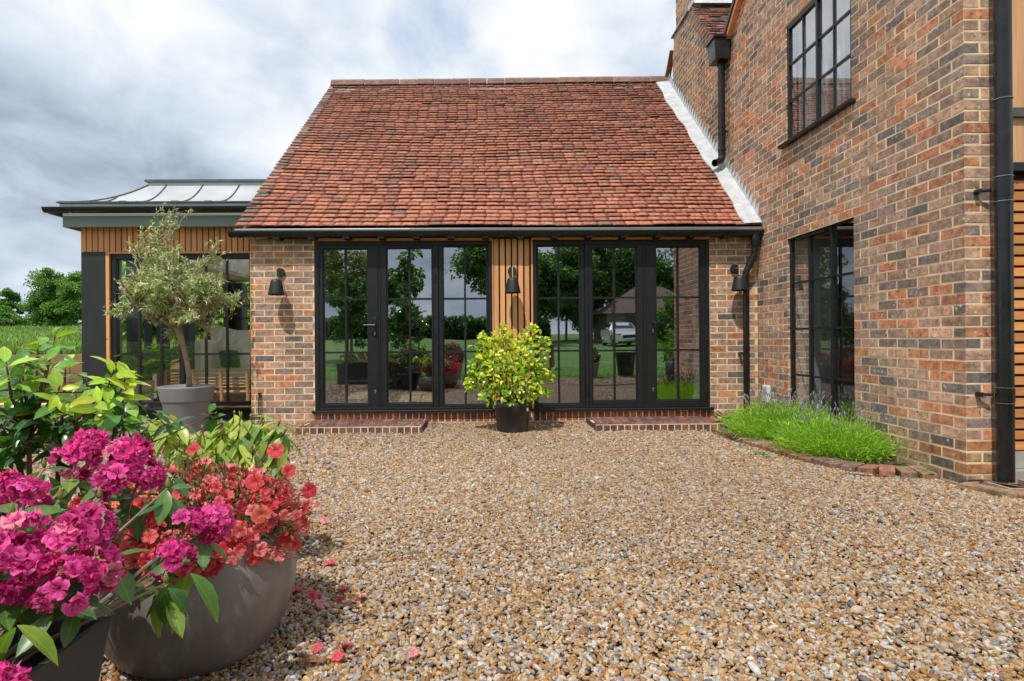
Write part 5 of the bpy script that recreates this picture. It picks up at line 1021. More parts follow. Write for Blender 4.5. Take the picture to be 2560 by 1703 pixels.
# ------------------------------------------------------------------ gravel stones (instances, one object)
def gravel():
    pc = bpy.data.collections.new('pebble_shapes'); mt, nt, N, L, P = nodes('pebble'); a = N('ShaderNodeAttribute'); a.attribute_name = 'pcol'; a.attribute_type = 'INSTANCER'
    tc = N('ShaderNodeTexCoord'); c = mulc(N, L, a.outputs['Color'], ramp_(N, L, noise_(N, L, tc.outputs['Object'], 2.2, 5, .6), .25, .75, .72, 1.25)); L(c, P.inputs['Base Color']); P.inputs['Roughness'].default_value = .62; P.inputs['Specular IOR Level'].default_value = .35
    import bmesh
    for k in range(10):
        bm = bmesh.new(); bmesh.ops.create_icosphere(bm, subdivisions=2, radius=1.0); f = rng.normal(0, 1, (5, 3)); ph = rng.random(5) * 6
        for v in bm.verts:
            d = np.array(v.co); r = 1 + .13 * sum(math.sin(1.6 * float(f[i] @ d) + ph[i]) for i in range(5)) / 1.6; v.co = v.co * max(.6, r); v.co.z *= (.55, .7, .62)[k % 3]; v.co.y *= (.8, .95, .7)[k % 3]
        me = bpy.data.meshes.new('pebble'); bm.to_mesh(me); bm.free(); me.materials.append(mt); me.polygons.foreach_set('use_smooth', np.ones(len(me.polygons), bool)); pc.objects.link(bpy.data.objects.new('pebble_%d' % k, me))
    def field(n, x0, x1, y0, y1, r0, r1, wedge=True, seed=0):
        x = rng.uniform(x0, x1, n); y = rng.uniform(y0, y1, n); m = np.ones(n, bool)
        if wedge: m &= (x > -0.93 * y - .25) & (x < 0.95 * y + .25)
        m &= ~((x > XR - .004) & (y > NY - .01)); m &= ~((y > 6.985) & (x > -2.77)); m &= ~((y > 7.49) & (x > -5.04)); m &= ~((np.hypot(x - BX, y - BY) < .14)); m &= ~((y > 6.31) & (((x > -2.03) & (x < -.73)) | ((x > 1.11) & (x < 2.455))))
        ex = np.interp(y, [4.15, 4.22, 4.42, 4.82, 5.38, 6.02], [3.1, 2.78, 2.60, 2.47, 2.39, 2.33]); m &= ~((y > 4.12) & (x > ex - .06))
        m &= ~((x > 3.05) & (y > 3.6) & (x < 3.5)); m &= ~((x > 3.42) & (y > 3.98)); return x[m], y[m], rng.uniform(r0, r1, m.sum()) * np.exp(rng.normal(0, .22, m.sum()))
    parts = [field(150000, -2.6, 3.3, 1.0, 3.55, .0066, .0098), field(185000, -4.2, 3.7, 3.45, 5.35, .0072, .0104), field(130000, -6.2, 3.2, 5.25, 7.0, .0078, .0110), field(17000, -7.9, -2.77, 6.95, 8.7, .010, .014), field(30000, -3.5, 4.5, -1.1, 1.3, .013, .017, False), field(30000, -7.5, -1.2, 1.0, 6.0, .013, .017, False)]
    x, y, r = (np.concatenate(q) for q in zip(*parts)); n = len(x); print('pebbles', n)
    r = r * .94; z = .004 + .010 * (y > 1.2) + r * rng.uniform(-.2, .75, n) + (.006 * np.sin(x * 2.1 + 1) * np.sin(y * 1.7) + .005 * np.sin(x * 5.3 + 2 * np.sin(y * 2)) * np.sin(y * 4.1 + x)) * (y > 1.2) + .016 * np.exp(-((y - 6.98) / .12) ** 2)
    wide = np.sin(x * 1.3 + .7 * np.sin(y)) * np.sin(y * 1.1 + x * .4)
    pal = np.array([(0.45, 0.245, 0.085), (0.54, 0.34, 0.16), (0.56, 0.44, 0.30), (0.58, 0.54, 0.48), (0.33, 0.295, 0.255), (0.34, 0.15, 0.05), (0.165, 0.15, 0.135), (0.50, 0.37, 0.27)])
    i = rng.choice(8, n, p=np.array([.20, .20, .18, .12, .11, .10, .035, .055])); c = pal[i] * (1 + rng.normal(0, .15, (n, 1))).clip(.5, 1.5); c = c * (1 + .10 * wide[:, None]); c = (c * np.array((.69, .695, .725))).clip(0, .85)
    me = bpy.data.meshes.new('gravel'); me.vertices.add(n); me.vertices.foreach_set('co', np.stack([x, y, z], 1).astype(np.float32).ravel())
    at = me.attributes.new('pcol', 'FLOAT_COLOR', 'POINT'); at.data.foreach_set('color', np.concatenate([c, np.ones((n, 1))], 1).astype(np.float32).ravel())
    rt = np.stack([rng.normal(0, .45, n), rng.normal(0, .45, n), rng.random(n) * 6.283], 1); at = me.attributes.new('prot', 'FLOAT_VECTOR', 'POINT'); at.data.foreach_set('vector', rt.astype(np.float32).ravel())
    s = r[:, None] * np.stack([rng.uniform(.9, 1.45, n), rng.uniform(.8, 1.1, n), rng.uniform(.8, 1.2, n)], 1); at = me.attributes.new('pscl', 'FLOAT_VECTOR', 'POINT'); at.data.foreach_set('vector', s.astype(np.float32).ravel())
    at = me.attributes.new('pidx', 'INT', 'POINT'); at.data.foreach_set('value', rng.integers(0, 10, n).astype(np.int32)); me.update()
    o = bpy.data.objects.new('gravel', me); COL.objects.link(o); tag(o, 'loose golden and grey pea gravel covering the forecourt', 'gravel', kind='stuff')
    g = bpy.data.node_groups.new('scatter', 'GeometryNodeTree'); g.interface.new_socket('Geometry', in_out='INPUT', socket_type='NodeSocketGeometry'); g.interface.new_socket('Geometry', in_out='OUTPUT', socket_type='NodeSocketGeometry')
    A = g.nodes.new; gi = A('NodeGroupInput'); go = A('NodeGroupOutput'); ip = A('GeometryNodeInstanceOnPoints'); ci = A('GeometryNodeCollectionInfo'); ci.inputs['Collection'].default_value = pc; ci.inputs['Separate Children'].default_value = True; ci.inputs['Reset Children'].default_value = True
    def at_(nm, ty):
        q = A('GeometryNodeInputNamedAttribute'); q.data_type = ty; q.inputs['Name'].default_value = nm; return q.outputs['Attribute']
    e2r = A('FunctionNodeEulerToRotation'); g.links.new(at_('prot', 'FLOAT_VECTOR'), e2r.inputs[0]); ip.inputs['Pick Instance'].default_value = True
    g.links.new(gi.outputs[0], ip.inputs['Points']); g.links.new(ci.outputs[0], ip.inputs['Instance']); g.links.new(at_('pidx', 'INT'), ip.inputs['Instance Index']); g.links.new(e2r.outputs[0], ip.inputs['Rotation']); g.links.new(at_('pscl', 'FLOAT_VECTOR'), ip.inputs['Scale']); g.links.new(ip.outputs[0], go.inputs[0])
    md = o.modifiers.new('scatter', 'NODES'); md.node_group = g
gravel()
# ------------------------------------------------------------------ things inside the two rooms
def rattan():
    o = root('rattan_daybed', 'low rattan daybed with woven rails behind the garden room glass', 'daybed', (-3.72, 8.55, 0.11))
    f = MB(); c = (0.95, 0.78, 0.5); z0, z1 = 0.11, 0.60
    for x in (-4.46, -4.08, -3.70, -3.34): f.tube([(x, 8.36, z0 + .06), (x, 8.32, z1)], 0.024, 8)
    for x in (-4.46, -3.28): f.tube([(x, 9.0, z0), (x, 9.0, z1 - .06)], 0.024, 8)
    f.tube([(-4.49, 8.32, z1), (-3.30, 8.32, z1)], .02, 8).tube([(-4.46, 8.32, z1), (-4.44, 9.0, z1 - .05)], .02, 8).tube([(-3.32, 8.32, z1), (-3.26, 9.0, z1 - .05)], .02, 8).tube([(-4.49, 8.36, .30), (-3.30, 8.36, .30)], .02, 8).tube([(-3.30, 8.36, .30), (-3.24, 9.0, .32)], .02, 8).tube([(-4.46, 8.36, .30), (-4.44, 9.0, .32)], .02, 8)
    rt = pm('rattan', (0.60, 0.40, 0.20), .5, ns=60, na=.25, bump=.3, bs=90); f.build('frame', rt, o)
    r = MB()
    for k in range(5):
        z = .37 + k * .042; r.tube([(-4.46, 8.338, z), (-3.32, 8.338, z)], .009, 6).tube([(-3.30, 8.34, z), (-3.24, 9.0, z - .01)], .009, 6).tube([(-4.46, 8.34, z), (-4.44, 9.0, z - .01)], .009, 6)
    r.build('rails', rt, o); MB().box(-4.43, -3.32, 8.39, 9.02, .335, .42).build('cushion', pm('pale_cushion', (.52, .40, .30), .9), o, bevel=.03)
    
    for x, y in ((-3.38, 8.9), (-4.44, 8.9), (-3.38, 8.38), (-4.44, 8.38)): MB().box(x, x + .08, y, y + .08, .11, .31).build('leg', rt, o)
def wing_sofa(name, label, x0, x1, y0, y1, zs, zt, wing):
    o = root(name, label, 'sofa', ((x0 + x1) / 2, (y0 + y1) / 2, .17)); fb = M.setdefault('cream_fabric', pm('cream_fabric', (0.74, 0.70, 0.62), .95, ns=60, na=.08, bump=.2, bs=200))
    b = MB(); n = 16; VV = []; 
    for i in range(n + 1):
        x = x0 + (x1 - x0) * i / n; top = zt + .05 * math.cos(2 * math.pi * i / n); 
        for k in range(9):
            z = zs + (top - zs) * k / 8; VV.append((x, y1 - .10 + .018 * math.sin(i * 2.4) * math.sin(k * 1.6), z))
    b.add(VV, [(i * 9 + k, (i + 1) * 9 + k, (i + 1) * 9 + k + 1, i * 9 + k + 1) for i in range(n) for k in range(8)]); b.box(x0, x1, y1 - .08, y1, zs - .2, zt - .04); b.build('backrest', fb, o, smooth=False)
    MB().box(x0 + .02, x1 - .02, y0, y1 - .11, zs - .18, zs).build('seat', fb, o, bevel=.05)
    
    for xx in ((x0, x0 + .11), (x1 - .11, x1)): MB().box(xx[0], xx[1], y0 + .05, y1 - .02, zs - .2, wing).build('wing', fb, o, bevel=.05)
    for x in (x0 + .06, x1 - .06):
        for y in (y0 + .08, y1 - .08): MB().tube([(x, y, zs - .19), (x, y, .11 if x < -3 else .15)], [.025, .016], 8).build('leg', M['floor_wood'], o)
    MB().obox((x0 + .35 * (x1 - x0), y1 - .26, zs + .16), (1, 0, 0), (0, .9, .3), (0, -.3, .9), .16, .05, .16).build('green_cushion', pm('green_cloth', (.035, .14, .03), .9, ns=20, na=.3), o, bevel=.05)
rattan(); wing_sofa('tufted_sofa', 'cream tufted high backed sofa inside the garden room', -4.62, -3.55, 9.4, 10.15, .55, 1.22, 1.02)
wing_sofa('cream_armchair', 'cream upholstered armchair just inside the doors nearest the olive tree', -2.62, -2.02, 7.75, 8.4, .55, 1.0, .95)
def palm(x, y, z, name, label, pot, pcol, r, hp, n, ln, lean=.75):
    o = root(name, label, 'potted palm', (x, y, z)); p = MB(); k = 40; rows = [(0, 0), (r * .82, 0), (r * .95, hp * .5), (r, hp), (r * .93, hp), (r * .9, hp * .85)]; p.lathe((x, y, z), rows, 48)
    if pot == 'ribbed':
        for j in range(k): a = 2 * math.pi * j / k; p.tube([(x + r * .83 * math.cos(a), y + r * .83 * math.sin(a), z + .01), (x + r * 1.0 * math.cos(a), y + r * 1.0 * math.sin(a), z + hp)], .007, 5)
    p.build('pot', pm(name + '_pot', pcol, .5), o, smooth=pot != 'ribbed'); MB().lathe((x, y, z), [(0, hp * .9), (r * .9, hp * .88)], 16).build('soil', M['soil_pot'], o)
    P, D, U = [], [], []; st = MB()
    for i in range(n):
        a = rng.random() * 6.28; l = rng.uniform(.25, lean); q = np.array([x + r * .4 * math.cos(a) * rng.random(), y + r * .4 * math.sin(a) * rng.random(), z + hp * .88]); d = unit(np.array([math.cos(a) * l, math.sin(a) * l, 1.0])); pts = [q]; L_ = ln * rng.uniform(.6, 1.05)
        for s in range(7): d = unit(d + np.array([math.cos(a), math.sin(a), -.9]) * .085); pts.append(pts[-1] + d * L_ / 7)
        st.tube(pts, np.linspace(.007, .0025, 8), 5, (.28, .36, .08))
        for s in range(3, 8):
            for q2 in range(3):
                for sg in (-1, 1): P.append(pts[s - 1] + (pts[s] - pts[s - 1]) * (q2 / 3)); t = unit(pts[s] - pts[s - 1]); sd = unit(np.cross(t, (0, 0, 1))); D.append(t * .8 + sd * sg * .75 + np.array((0, 0, -.12))); U.append((0, 0, 1.0) + rng.normal(0, .2, 3))
    st.build('stems', M['blade'], o); m = len(P); leaves('fronds', LEAF_THIN, np.array(P), np.array(D), np.array(U), rng.uniform(.16, .27, m) * ln, .0085, pick([(0.12, 0.28, 0.04), (0.20, 0.36, 0.06), (.07, .19, .03)], [1, 1, 1], m), M['blade'], o)
palm(-4.72, 8.20, .11, 'areca_palm', 'feathery palm in a white ribbed planter inside the garden room', 'ribbed', (.70, .69, .66), .165, .36, 24, .80)
def sacks():
    jute = pm('jute', (0.52, 0.37, 0.20), .95, ns=120, na=.2, bump=.5, bs=400)
    for nm, lb, x, y, r in (('jute_cushion', 'jute sack floor cushion with printed black letters behind the glass', -0.93, 7.50, .30), ('jute_cushion', 'plain end of a jute sack cushion lying behind the first door', -1.55, 7.62, .28)):
        b = MB(); n = 12; VV = []
        for i in range(n + 1):
            for j in range(n + 1):
                u, v = i / n * 2 - 1, j / n * 2 - 1; h = .19 * max(0, (1 - u ** 4)) ** .5 * max(0, (1 - v ** 4)) ** .5; VV.append((x + u * r, y + v * .30, .155 + h + .006 * math.sin(7 * u + 3 * v)))
        b.add(VV, [(i * (n + 1) + j, (i + 1) * (n + 1) + j, (i + 1) * (n + 1) + j + 1, i * (n + 1) + j + 1) for i in range(n) for j in range(n)]); b.box(x - r + .03, x + r - .03, y - .27, y + .27, .151, .17)
        o = b.build(nm, jute, None, (x, y, .155), smooth=True); tag(o, lb, 'floor cushion', None)
        if x > -1:
            cu = bpy.data.curves.new('lettering', 'FONT'); cu.body = 'LOLI'; cu.size = .20; cu.extrude = .0015; cu.align_x = 'CENTER'; cu.shear = .25
            t = bpy.data.objects.new('printed_letters', cu); COL.objects.link(t); t.parent = o; t.location = (-.0, -.16, .168); t.rotation_euler = (R(-30), 0, R(180)); me = bpy.data.meshes.new_from_object(t.evaluated_get(bpy.context.evaluated_depsgraph_get())); lt = bpy.data.objects.new('printed_letters', me); mw = t.matrix_basis.copy(); bpy.data.objects.remove(t); COL.objects.link(lt); lt.parent = o; lt.matrix_basis = mw; me.materials.clear(); me.materials.append(M['dark'])
sacks()
def low_table():
    o = root('lounge_table', 'low black lounge table with a pale top inside the first glazed door', 'table', (-1.75, 8.6, .15)); MB().box(-2.35, -1.25, 8.25, 8.95, .70, .74).build('tabletop', M['white'], o, bevel=.004); MB().box(-2.28, -1.32, 8.32, 8.88, .42, .45).build('shelf', M['white'], o, bevel=.004)
    for x in (-2.3, -1.35):
        for y in (8.3, 8.85): MB().box(x, x + .05, y, y + .05, .15, .70).build('leg', M['black'], o)
low_table()
def cupboard():
    o = root('white_cupboard', 'pale cupboard standing inside the tall side window', 'cupboard', (3.85, 6.9, .13)); MB().box(3.64, 4.1, 6.75, 7.2, .13, 1.36).build('body', M['white'], o, bevel=.006); MB().box(3.66, 4.08, 6.735, 6.749, .16, .98).box(3.66, 4.08, 6.735, 6.749, 1.0, 1.34).build('door', M['plaster'], o, bevel=.004)
cupboard(); palm(4.42, 6.75, .13, 'indoor_palm', 'dark palm in a tapered grey pot inside the tall side window', 'plain', (.42, .44, .44), .20, .55, 12, .8)

# ------------------------------------------------------------------ countryside on the far side of the garden room
def tree(name, label, x, y, z, h, rx, rz, cl, nl, leaf, pal, w, cat='tree', group=None, trunk=.09, base=.25, mat='leaf_tree', seed_shell=.45):
    o = root(name, label, cat, (x, y, z), group); t = MB(); zc = z + h - rz; top = np.array([x + rng.normal(0, .1), y, z + h * .72])
    t.tube([(x, y, z - .1), (x + rng.normal(0, .05) * h * .1, y, z + h * .3), top], [trunk * h * .1 + .03, trunk * h * .08 + .02, .02], 8); P = []; D = []; CC = []
    for i in range(cl):
        d = rand_dirs(1)[0]; k = (seed_shell + (1 - seed_shell) * rng.random()) ; c = np.array([x, y, zc]) + d * k * np.array([rx, rx, rz]) * rng.uniform(.75, 1.12); 
        if c[2] < z + h * base * .5: c[2] = z + h * base * (.5 + .6 * rng.random())
        b = np.array([x, y, z + h * rng.uniform(.25, .6)]); t.tube([b, (b + c) / 2 + (0, 0, .05 * h * .2), c], [.012 * h * .3 + .008, .008 * h * .3 + .004, .004], 4); r = rng.uniform(.18, .34) * min(rx, rz) ; m = int(nl / cl * rng.uniform(.6, 1.4)); dd = rand_dirs(m); P.append(c + dd * (r * rng.random(m) ** .5)[:, None] * (1.15, 1.15, .75)); D.append(dd * .6 + rng.normal(0, .5, (m, 3)) + (0, 0, -.15)); CC.append(pick(pal, w, m, .16) * rng.uniform(.78, 1.22))
    t.build('trunk', M['bark'], o); P = np.concatenate(P); D = np.concatenate(D); n = len(P); leaves('crown', LEAF_MID, P, D, rand_dirs(n) * .8 + (0, 0, 1), leaf * rng.uniform(.6, 1.25, n), leaf * .34, np.concatenate(CC), M[mat], o); return o
GRN = [(0.075, 0.20, 0.03), (0.12, 0.27, 0.035), (0.045, 0.125, 0.025), (0.17, 0.32, 0.05)]; GW = [4, 3, 3, 1.5]
DKG = [(0.06, 0.17, 0.04), (0.10, 0.235, 0.05), (0.045, 0.12, 0.035), (0.15, 0.30, 0.06)]
LTG = [(0.10, 0.235, 0.04), (0.155, 0.31, 0.05), (0.055, 0.14, 0.03), (0.21, 0.36, 0.075)]
def meadow_z(x, y): return .62 + .95 * np.clip((y - 11.5) / 24, 0, 1.6) + .06 * np.sin(x * .4 + y * .3)
def meadow():
    xs = np.linspace(-70, 12, 60); ys = np.concatenate([[12.33], np.linspace(12.35, 72, 50)]); V = []; 
    for j, y in enumerate(ys):
        for x in xs: V.append((x, y, -.05 if j == 0 else float(meadow_z(x, y))))
    V = np.array(V); n = len(xs); F = np.array([(j * n + i, j * n + i + 1, (j + 1) * n + i + 1, (j + 1) * n + i) for j in range(len(ys) - 1) for i in range(n - 1)])
    tag(np_mesh('meadow', V, F, np.ones((len(F), 3)), pm('meadow_soil', (0.13, 0.22, 0.05), .95, ns=.8, na=.4, stain=(.20, .22, .08), st=(.5, .7), ss=.5)), 'sloping meadow beyond the garden room', 'meadow', kind='structure')
    k = 46000; y = 12.5 + 40 * rng.random(k) ** 1.5; x = -y * rng.uniform(.28, 1.0, k); z = meadow_z(x, y); L_ = rng.uniform(.10, .36, k) * (.9 + .6 * np.sin(x * .7) * np.sin(y * .5)); 
    tag(leaves('meadow_grass', BLADE, np.stack([x, y, z - .02], 1), np.stack([rng.normal(0, .35, k), rng.normal(0, .35, k), np.ones(k)], 1), rand_dirs(k), L_, .012 + .0005 * y, pick([(0.14, 0.30, 0.05), (0.20, 0.36, 0.07), (0.34, 0.34, 0.16), (0.10, 0.22, 0.04), (0.34, .22, .13)], [4, 3, 2, 2, .7], k, .15) * (.95 + .35 * np.sin(x * .9 + 2 * np.sin(y * .35)) * np.sin(y * .8))[:, None], M['blade']), 'tall tufted meadow grass growing behind the timber edging', 'grass', kind='stuff')
meadow()
def sleepers():
    o = root('sleeper_wall', 'low retaining wall of stacked timber sleepers at the meadow edge', 'retaining wall', (-7.5, 12.3, 0)); b = MB()
    for r in range(4):
        x = -9.62
        while x < -5.0: g = random.uniform(.75, 1.15); b.box(x, x + 1.19, 12.20 + random.uniform(0, .006), 12.34, r * .19, r * .19 + .184, (g, g, g)); x += 1.2
    b.build('sleepers', M['sleeper'], o, bevel=.006)
    q = root('low_brick_wall', 'low brick edging wall at the corner of the garden room', 'low wall', (-5.9, 8.2, 0)); w = MB(); brick_face(w, (-6.7, 8.15, 0), (1, 0, 0), (0, -1, 0), 1.65, 0.03, 2, pal=PAL_PIER); w.box(-6.7, -5.05, 8.16, 8.4, 0, .175, mi=1); w.build('wall', [M['brick'], M['mortar']], q); MB().box(-6.8, -5.05, 8.0, 8.148, -.02, .03).build('footing', M['concrete'], q)
sleepers()
TG = 'trees along the meadow edge'
for lb, x, y, h, rx, rz, c, n, pl in (
    ('tall bright green field tree right behind the black corner post', -43.2, 60, 6.2, 2.3, 3.2, 90, 16000, LTG), ('pointed young field tree left of the tallest one', -47.2, 60, 4.7, 1.1, 2.0, 36, 5000, LTG), ('broad dark field tree cut by the photo edge', -50.3, 61, 4.3, 1.3, 2.0, 40, 6000, GRN),
    ('bright green tree filling the gap beside the tallest field tree', -40.0, 59, 5.8, 1.9, 2.8, 80, 12000, LTG), ('rounded dark bush under the pointed young tree', -45.0, 55, 2.5, 3.2, 1.4, 80, 12000, GRN), ('low sprawling dark bush at the meadow edge', -46.8, 53, 2.5, 3.2, 1.4, 80, 11000, DKG),
    ('pale bramble bush in front of the dark bushes', -41.0, 48, 1.5, 3.0, .9, 60, 9000, [(0.14, 0.22, 0.07), (0.10, 0.19, 0.05), (.2, .25, .1)])):
    tree('field_tree', lb, x, y, float(meadow_z(x, y)) - .1, h, rx, rz, c, int(n * 1.7), .17, pl, GW[:len(pl)], 'tree' if h > 4 else 'bush', TG, base=.05)
HG = 'leafy growth seen through the garden room'
for i, (x, y, h, rx, rz) in enumerate(((-8.4, 15.2, 2.7, 1.1, 1.35), (-9.6, 17.0, 2.9, 1.2, 1.45), (-10.6, 19.0, 2.9, 1.3, 1.5), (-7.1, 15.4, 2.7, 1.2, 1.35), (-8.0, 18.5, 3.0, 1.4, 1.5), (-5.6, 16.0, 2.9, 1.3, 1.45), (-6.6, 19.5, 3.2, 1.5, 1.6))):
    tree('hedge_tree', 'leafy garden tree glimpsed through the glass walls of the garden room', x, y, .6, h, rx, rz, 60, 8000, .15, [(0.19, 0.42, 0.055), (0.30, 0.54, 0.08), (0.10, 0.26, 0.045), (.44, .58, .12)], GW, 'tree', HG, base=.05)
def thicket():
    n = 26000; x = rng.uniform(-80, -30, n); y = 64 + rng.normal(0, 1.0, n); z = meadow_z(x, y) + (1.0 + .4 * np.sin(x * .9) + .3 * np.sin(x * 2.3 + 1)) * rng.random(n) ** .7 - .1
    tag(leaves('far_thicket', LEAF_MID, np.stack([x, y, z], 1), rand_dirs(n), rand_dirs(n) + (0, 0, .7), 0.30, .10, pick(LTG, GW, n, .2) * rng.uniform(.7, 1.1, (n, 1)), M['leaf_tree']), 'far low thicket closing off the meadow', 'thicket', kind='stuff')
thicket()
def pavilion():
    x, y = -8.0, 20.0; o = root('garden_pavilion', 'small pavilion with a pale green pyramid roof seen through the garden room', 'pavilion', (x, y, 0)); z = float(meadow_z(x, y)); r = MB(); r.add([(x - 1.9, y - 1.9, z + 1.55), (x + 1.9, y - 1.9, z + 1.55), (x + 1.9, y + 1.9, z + 1.55), (x - 1.9, y + 1.9, z + 1.55), (x, y, z + 2.75)], [(0, 1, 4), (1, 2, 4), (2, 3, 4), (3, 0, 4), (3, 2, 1, 0)]); r.build('roof', pm('green_roof', (.25, .42, .36), .6, ns=3, na=.1), o); p = MB()
    for a in (-1.6, 1.6):
        for b in (-1.6, 1.6): MB().box(x + a - .06, x + a + .06, y + b - .06, y + b + .06, z - .2, z + 1.55).build('post', M['sleeper'], o)
pavilion()

# ------------------------------------------------------------------ garden behind the camera, mirrored in the doors
def lawn_z(x, y): return .0 + .55 * np.clip((-1.0 - y) / 20, 0, 1) + .9 * np.clip((-21 - y) / 45, 0, 1)
def lawn():
    xs = np.linspace(-60, 60, 50); ys = np.concatenate([[-.98], np.linspace(-1.0, -90, 60)]); V = np.array([(x, y, -.03 if j == 0 else float(lawn_z(x, y)) + .015) for j, y in enumerate(ys) for x in xs]); n = len(xs); F = np.array([(j * n + i, (j + 1) * n + i, (j + 1) * n + i + 1, j * n + i + 1) for j in range(len(ys) - 1) for i in range(n - 1)])
    tag(np_mesh('lawn', V, F, np.ones((len(F), 3)), pm('lawn_grass', (0.085, 0.20, 0.026), .9, ns=1.2, na=.3, bump=.8, bs=60, stain=(.12, .20, .045), st=(.45, .7), ss=.9)), 'mown lawn mirrored in the glass doors', 'lawn', kind='structure')
    k = 9000; y = -1.05 - 3.5 * rng.random(k) ** 1.6; x = rng.uniform(-5, 7, k); tag(leaves('lawn_blades', BLADE, np.stack([x, y, lawn_z(x, y) + .01], 1), np.stack([rng.normal(0, .4, k), rng.normal(0, .4, k), np.ones(k)], 1), rand_dirs(k), rng.uniform(.04, .09, k), .005, pick([(0.12, 0.28, 0.035), (.18, .36, .05)], [1, 1], k), M['blade']), 'short grass blades at the edge of the lawn', 'grass', kind='stuff')
lawn()
def hedge():
    o = root('clipped_hedge', 'long dark clipped hedge across the far end of the lawn', 'hedge', (-12, -46, .9)); n = 26000; x = rng.uniform(-45, 6, n); y = -46 + rng.normal(0, .5, n); z = 1.2 + 2.0 * rng.random(n) ** .7 + .1 * np.sin(x * 2); P = np.stack([x, y, z], 1); leaves('foliage', LEAF_MID, P, rand_dirs(n), rand_dirs(n) + (0, 0, .6), .30, .11, pick(DKG, [3, 2, 4, 1], n) * .8, M['leaf_tree'], o); MB().box(-45, 6, -46.5, -45.9, .5, 2.6).build('core', pm('hedge_core', (.02, .04, .012), .95), o)
hedge()
LG = 'garden trees mirrored in the doors'
for lb, x, y, h, rx, rz, c, n, lf, pl in (
    ('olive green spreading tree mirrored in the door nearest the olive pot', -5.7, -10, 4.8, 1.9, 1.5, 60, 9000, .14, [(0.17, 0.22, 0.06), (0.22, 0.26, 0.09), (.10, .15, .04)]), ('slim bushy tree mirrored low in the first door', -4.6, -6.0, 3.3, .8, 1.3, 40, 5000, .10, DKG), ('airy pine mirrored in the middle door', -3.3, -9, 4.4, 1.0, 1.9, 26, 1900, .18, GRN),
    ('spreading oak mirrored beside the timber panel', .6, -25, 8.2, 3.1, 2.5, 90, 13000, .24, DKG), ('round dark tree mirrored left in the second door set', 3.2, -30, 6.6, 2.6, 2.6, 80, 12000, .26, DKG), ('tall dark tree mirrored beside the car', 6.0, -33, 8.6, 3.0, 3.7, 90, 14000, .28, DKG),
    ('pointed conifer mirrored above the outbuilding', 8.6, -38, 10.8, 2.3, 5.0, 110, 14000, .26, [(.05, .14, .03), (.08, .19, .04), (.03, .09, .02)]), ('broad dark tree mirrored behind the outbuilding', 11.5, -40, 9.2, 3.6, 3.6, 90, 13000, .28, DKG), ('dark tree mirrored behind the outbuilding ridge', 15.5, -41, 8.2, 3.4, 3.3, 80, 12000, .28, DKG), ('large dark tree beyond the outbuilding', 20, -36, 9, 4, 4, 80, 12000, .30, DKG)):
    tree('garden_tree', lb, x, y, float(lawn_z(x, y)) - .05, h, rx, rz, c, n, lf, pl, GW[:len(pl)], 'tree', LG, base=.12)
tree('garden_bush', 'bright bush mirrored in the last door near the wall', 5.6, -4.0, .05, 2.3, .85, 1.0, 40, 5200, .10, GRN, GW, 'bush', None, base=.05)
tree('tall_shrub', 'tall potted shrub standing left of the camera mirrored in the doors', -2.0, -.35, .4, 1.75, .45, .7, 30, 1300, .11, DKG, GW, 'shrub', None, base=.1, mat='leaf_gloss')
def outbuilding():
    x0, x1, y0, y1 = 8.2, 15.5, -33.5, -28.0; z = .75; o = root('timber_outbuilding', 'timber outbuilding with a hipped brown tile roof mirrored in the doors', 'outbuilding', (12, -30, z)); w = MB(); k = 0
    zz = z - .3
    while zz < z + 2.1: g = random.uniform(.8, 1.1); w.box(x0 + .02 * (k % 2), x1, y0, y1 - .02 * (k % 2), zz, zz + .16, (g, g, g)); zz += .16; k += 1
    w.build('wall', wood_mat('weathered_boards', (.30, .24, .18), (.20, .16, .12), 'X', .8), o); r = MB(); e = .35; V = [(x0 - e, y1 + e, z + 2.05), (x1 + e, y1 + e, z + 2.05), (x1 + e, y0 - e, z + 2.05), (x0 - e, y0 - e, z + 2.05), (x0 + 2.6, (y0 + y1) / 2, z + 4.0), (x1 - 2.6, (y0 + y1) / 2, z + 4.0)]
    r.add(V, [(0, 4, 5, 1), (1, 5, 2), (2, 5, 4, 3), (3, 4, 0)]); m, nt, N, L, P = nodes('far_tiles'); tc = N('ShaderNodeTexCoord'); wv = N('ShaderNodeTexWave'); wv.bands_direction = 'Z'; wv.inputs['Scale'].default_value = 3.2; wv.inputs['Distortion'].default_value = 1.5; L(tc.outputs['Object'], wv.inputs[0]); L(mixc(N, L, wv.outputs[0], rgb((.10, .065, .055)), rgb((.22, .15, .13))), P.inputs['Base Color']); P.inputs['Roughness'].default_value = .85
    r.build('roof', m, o); MB().box(x0 + 1.2, x0 + 4.0, y1 - .05, y1 + .015, z, z + 1.9).build('door', M['dark'], o)
outbuilding()
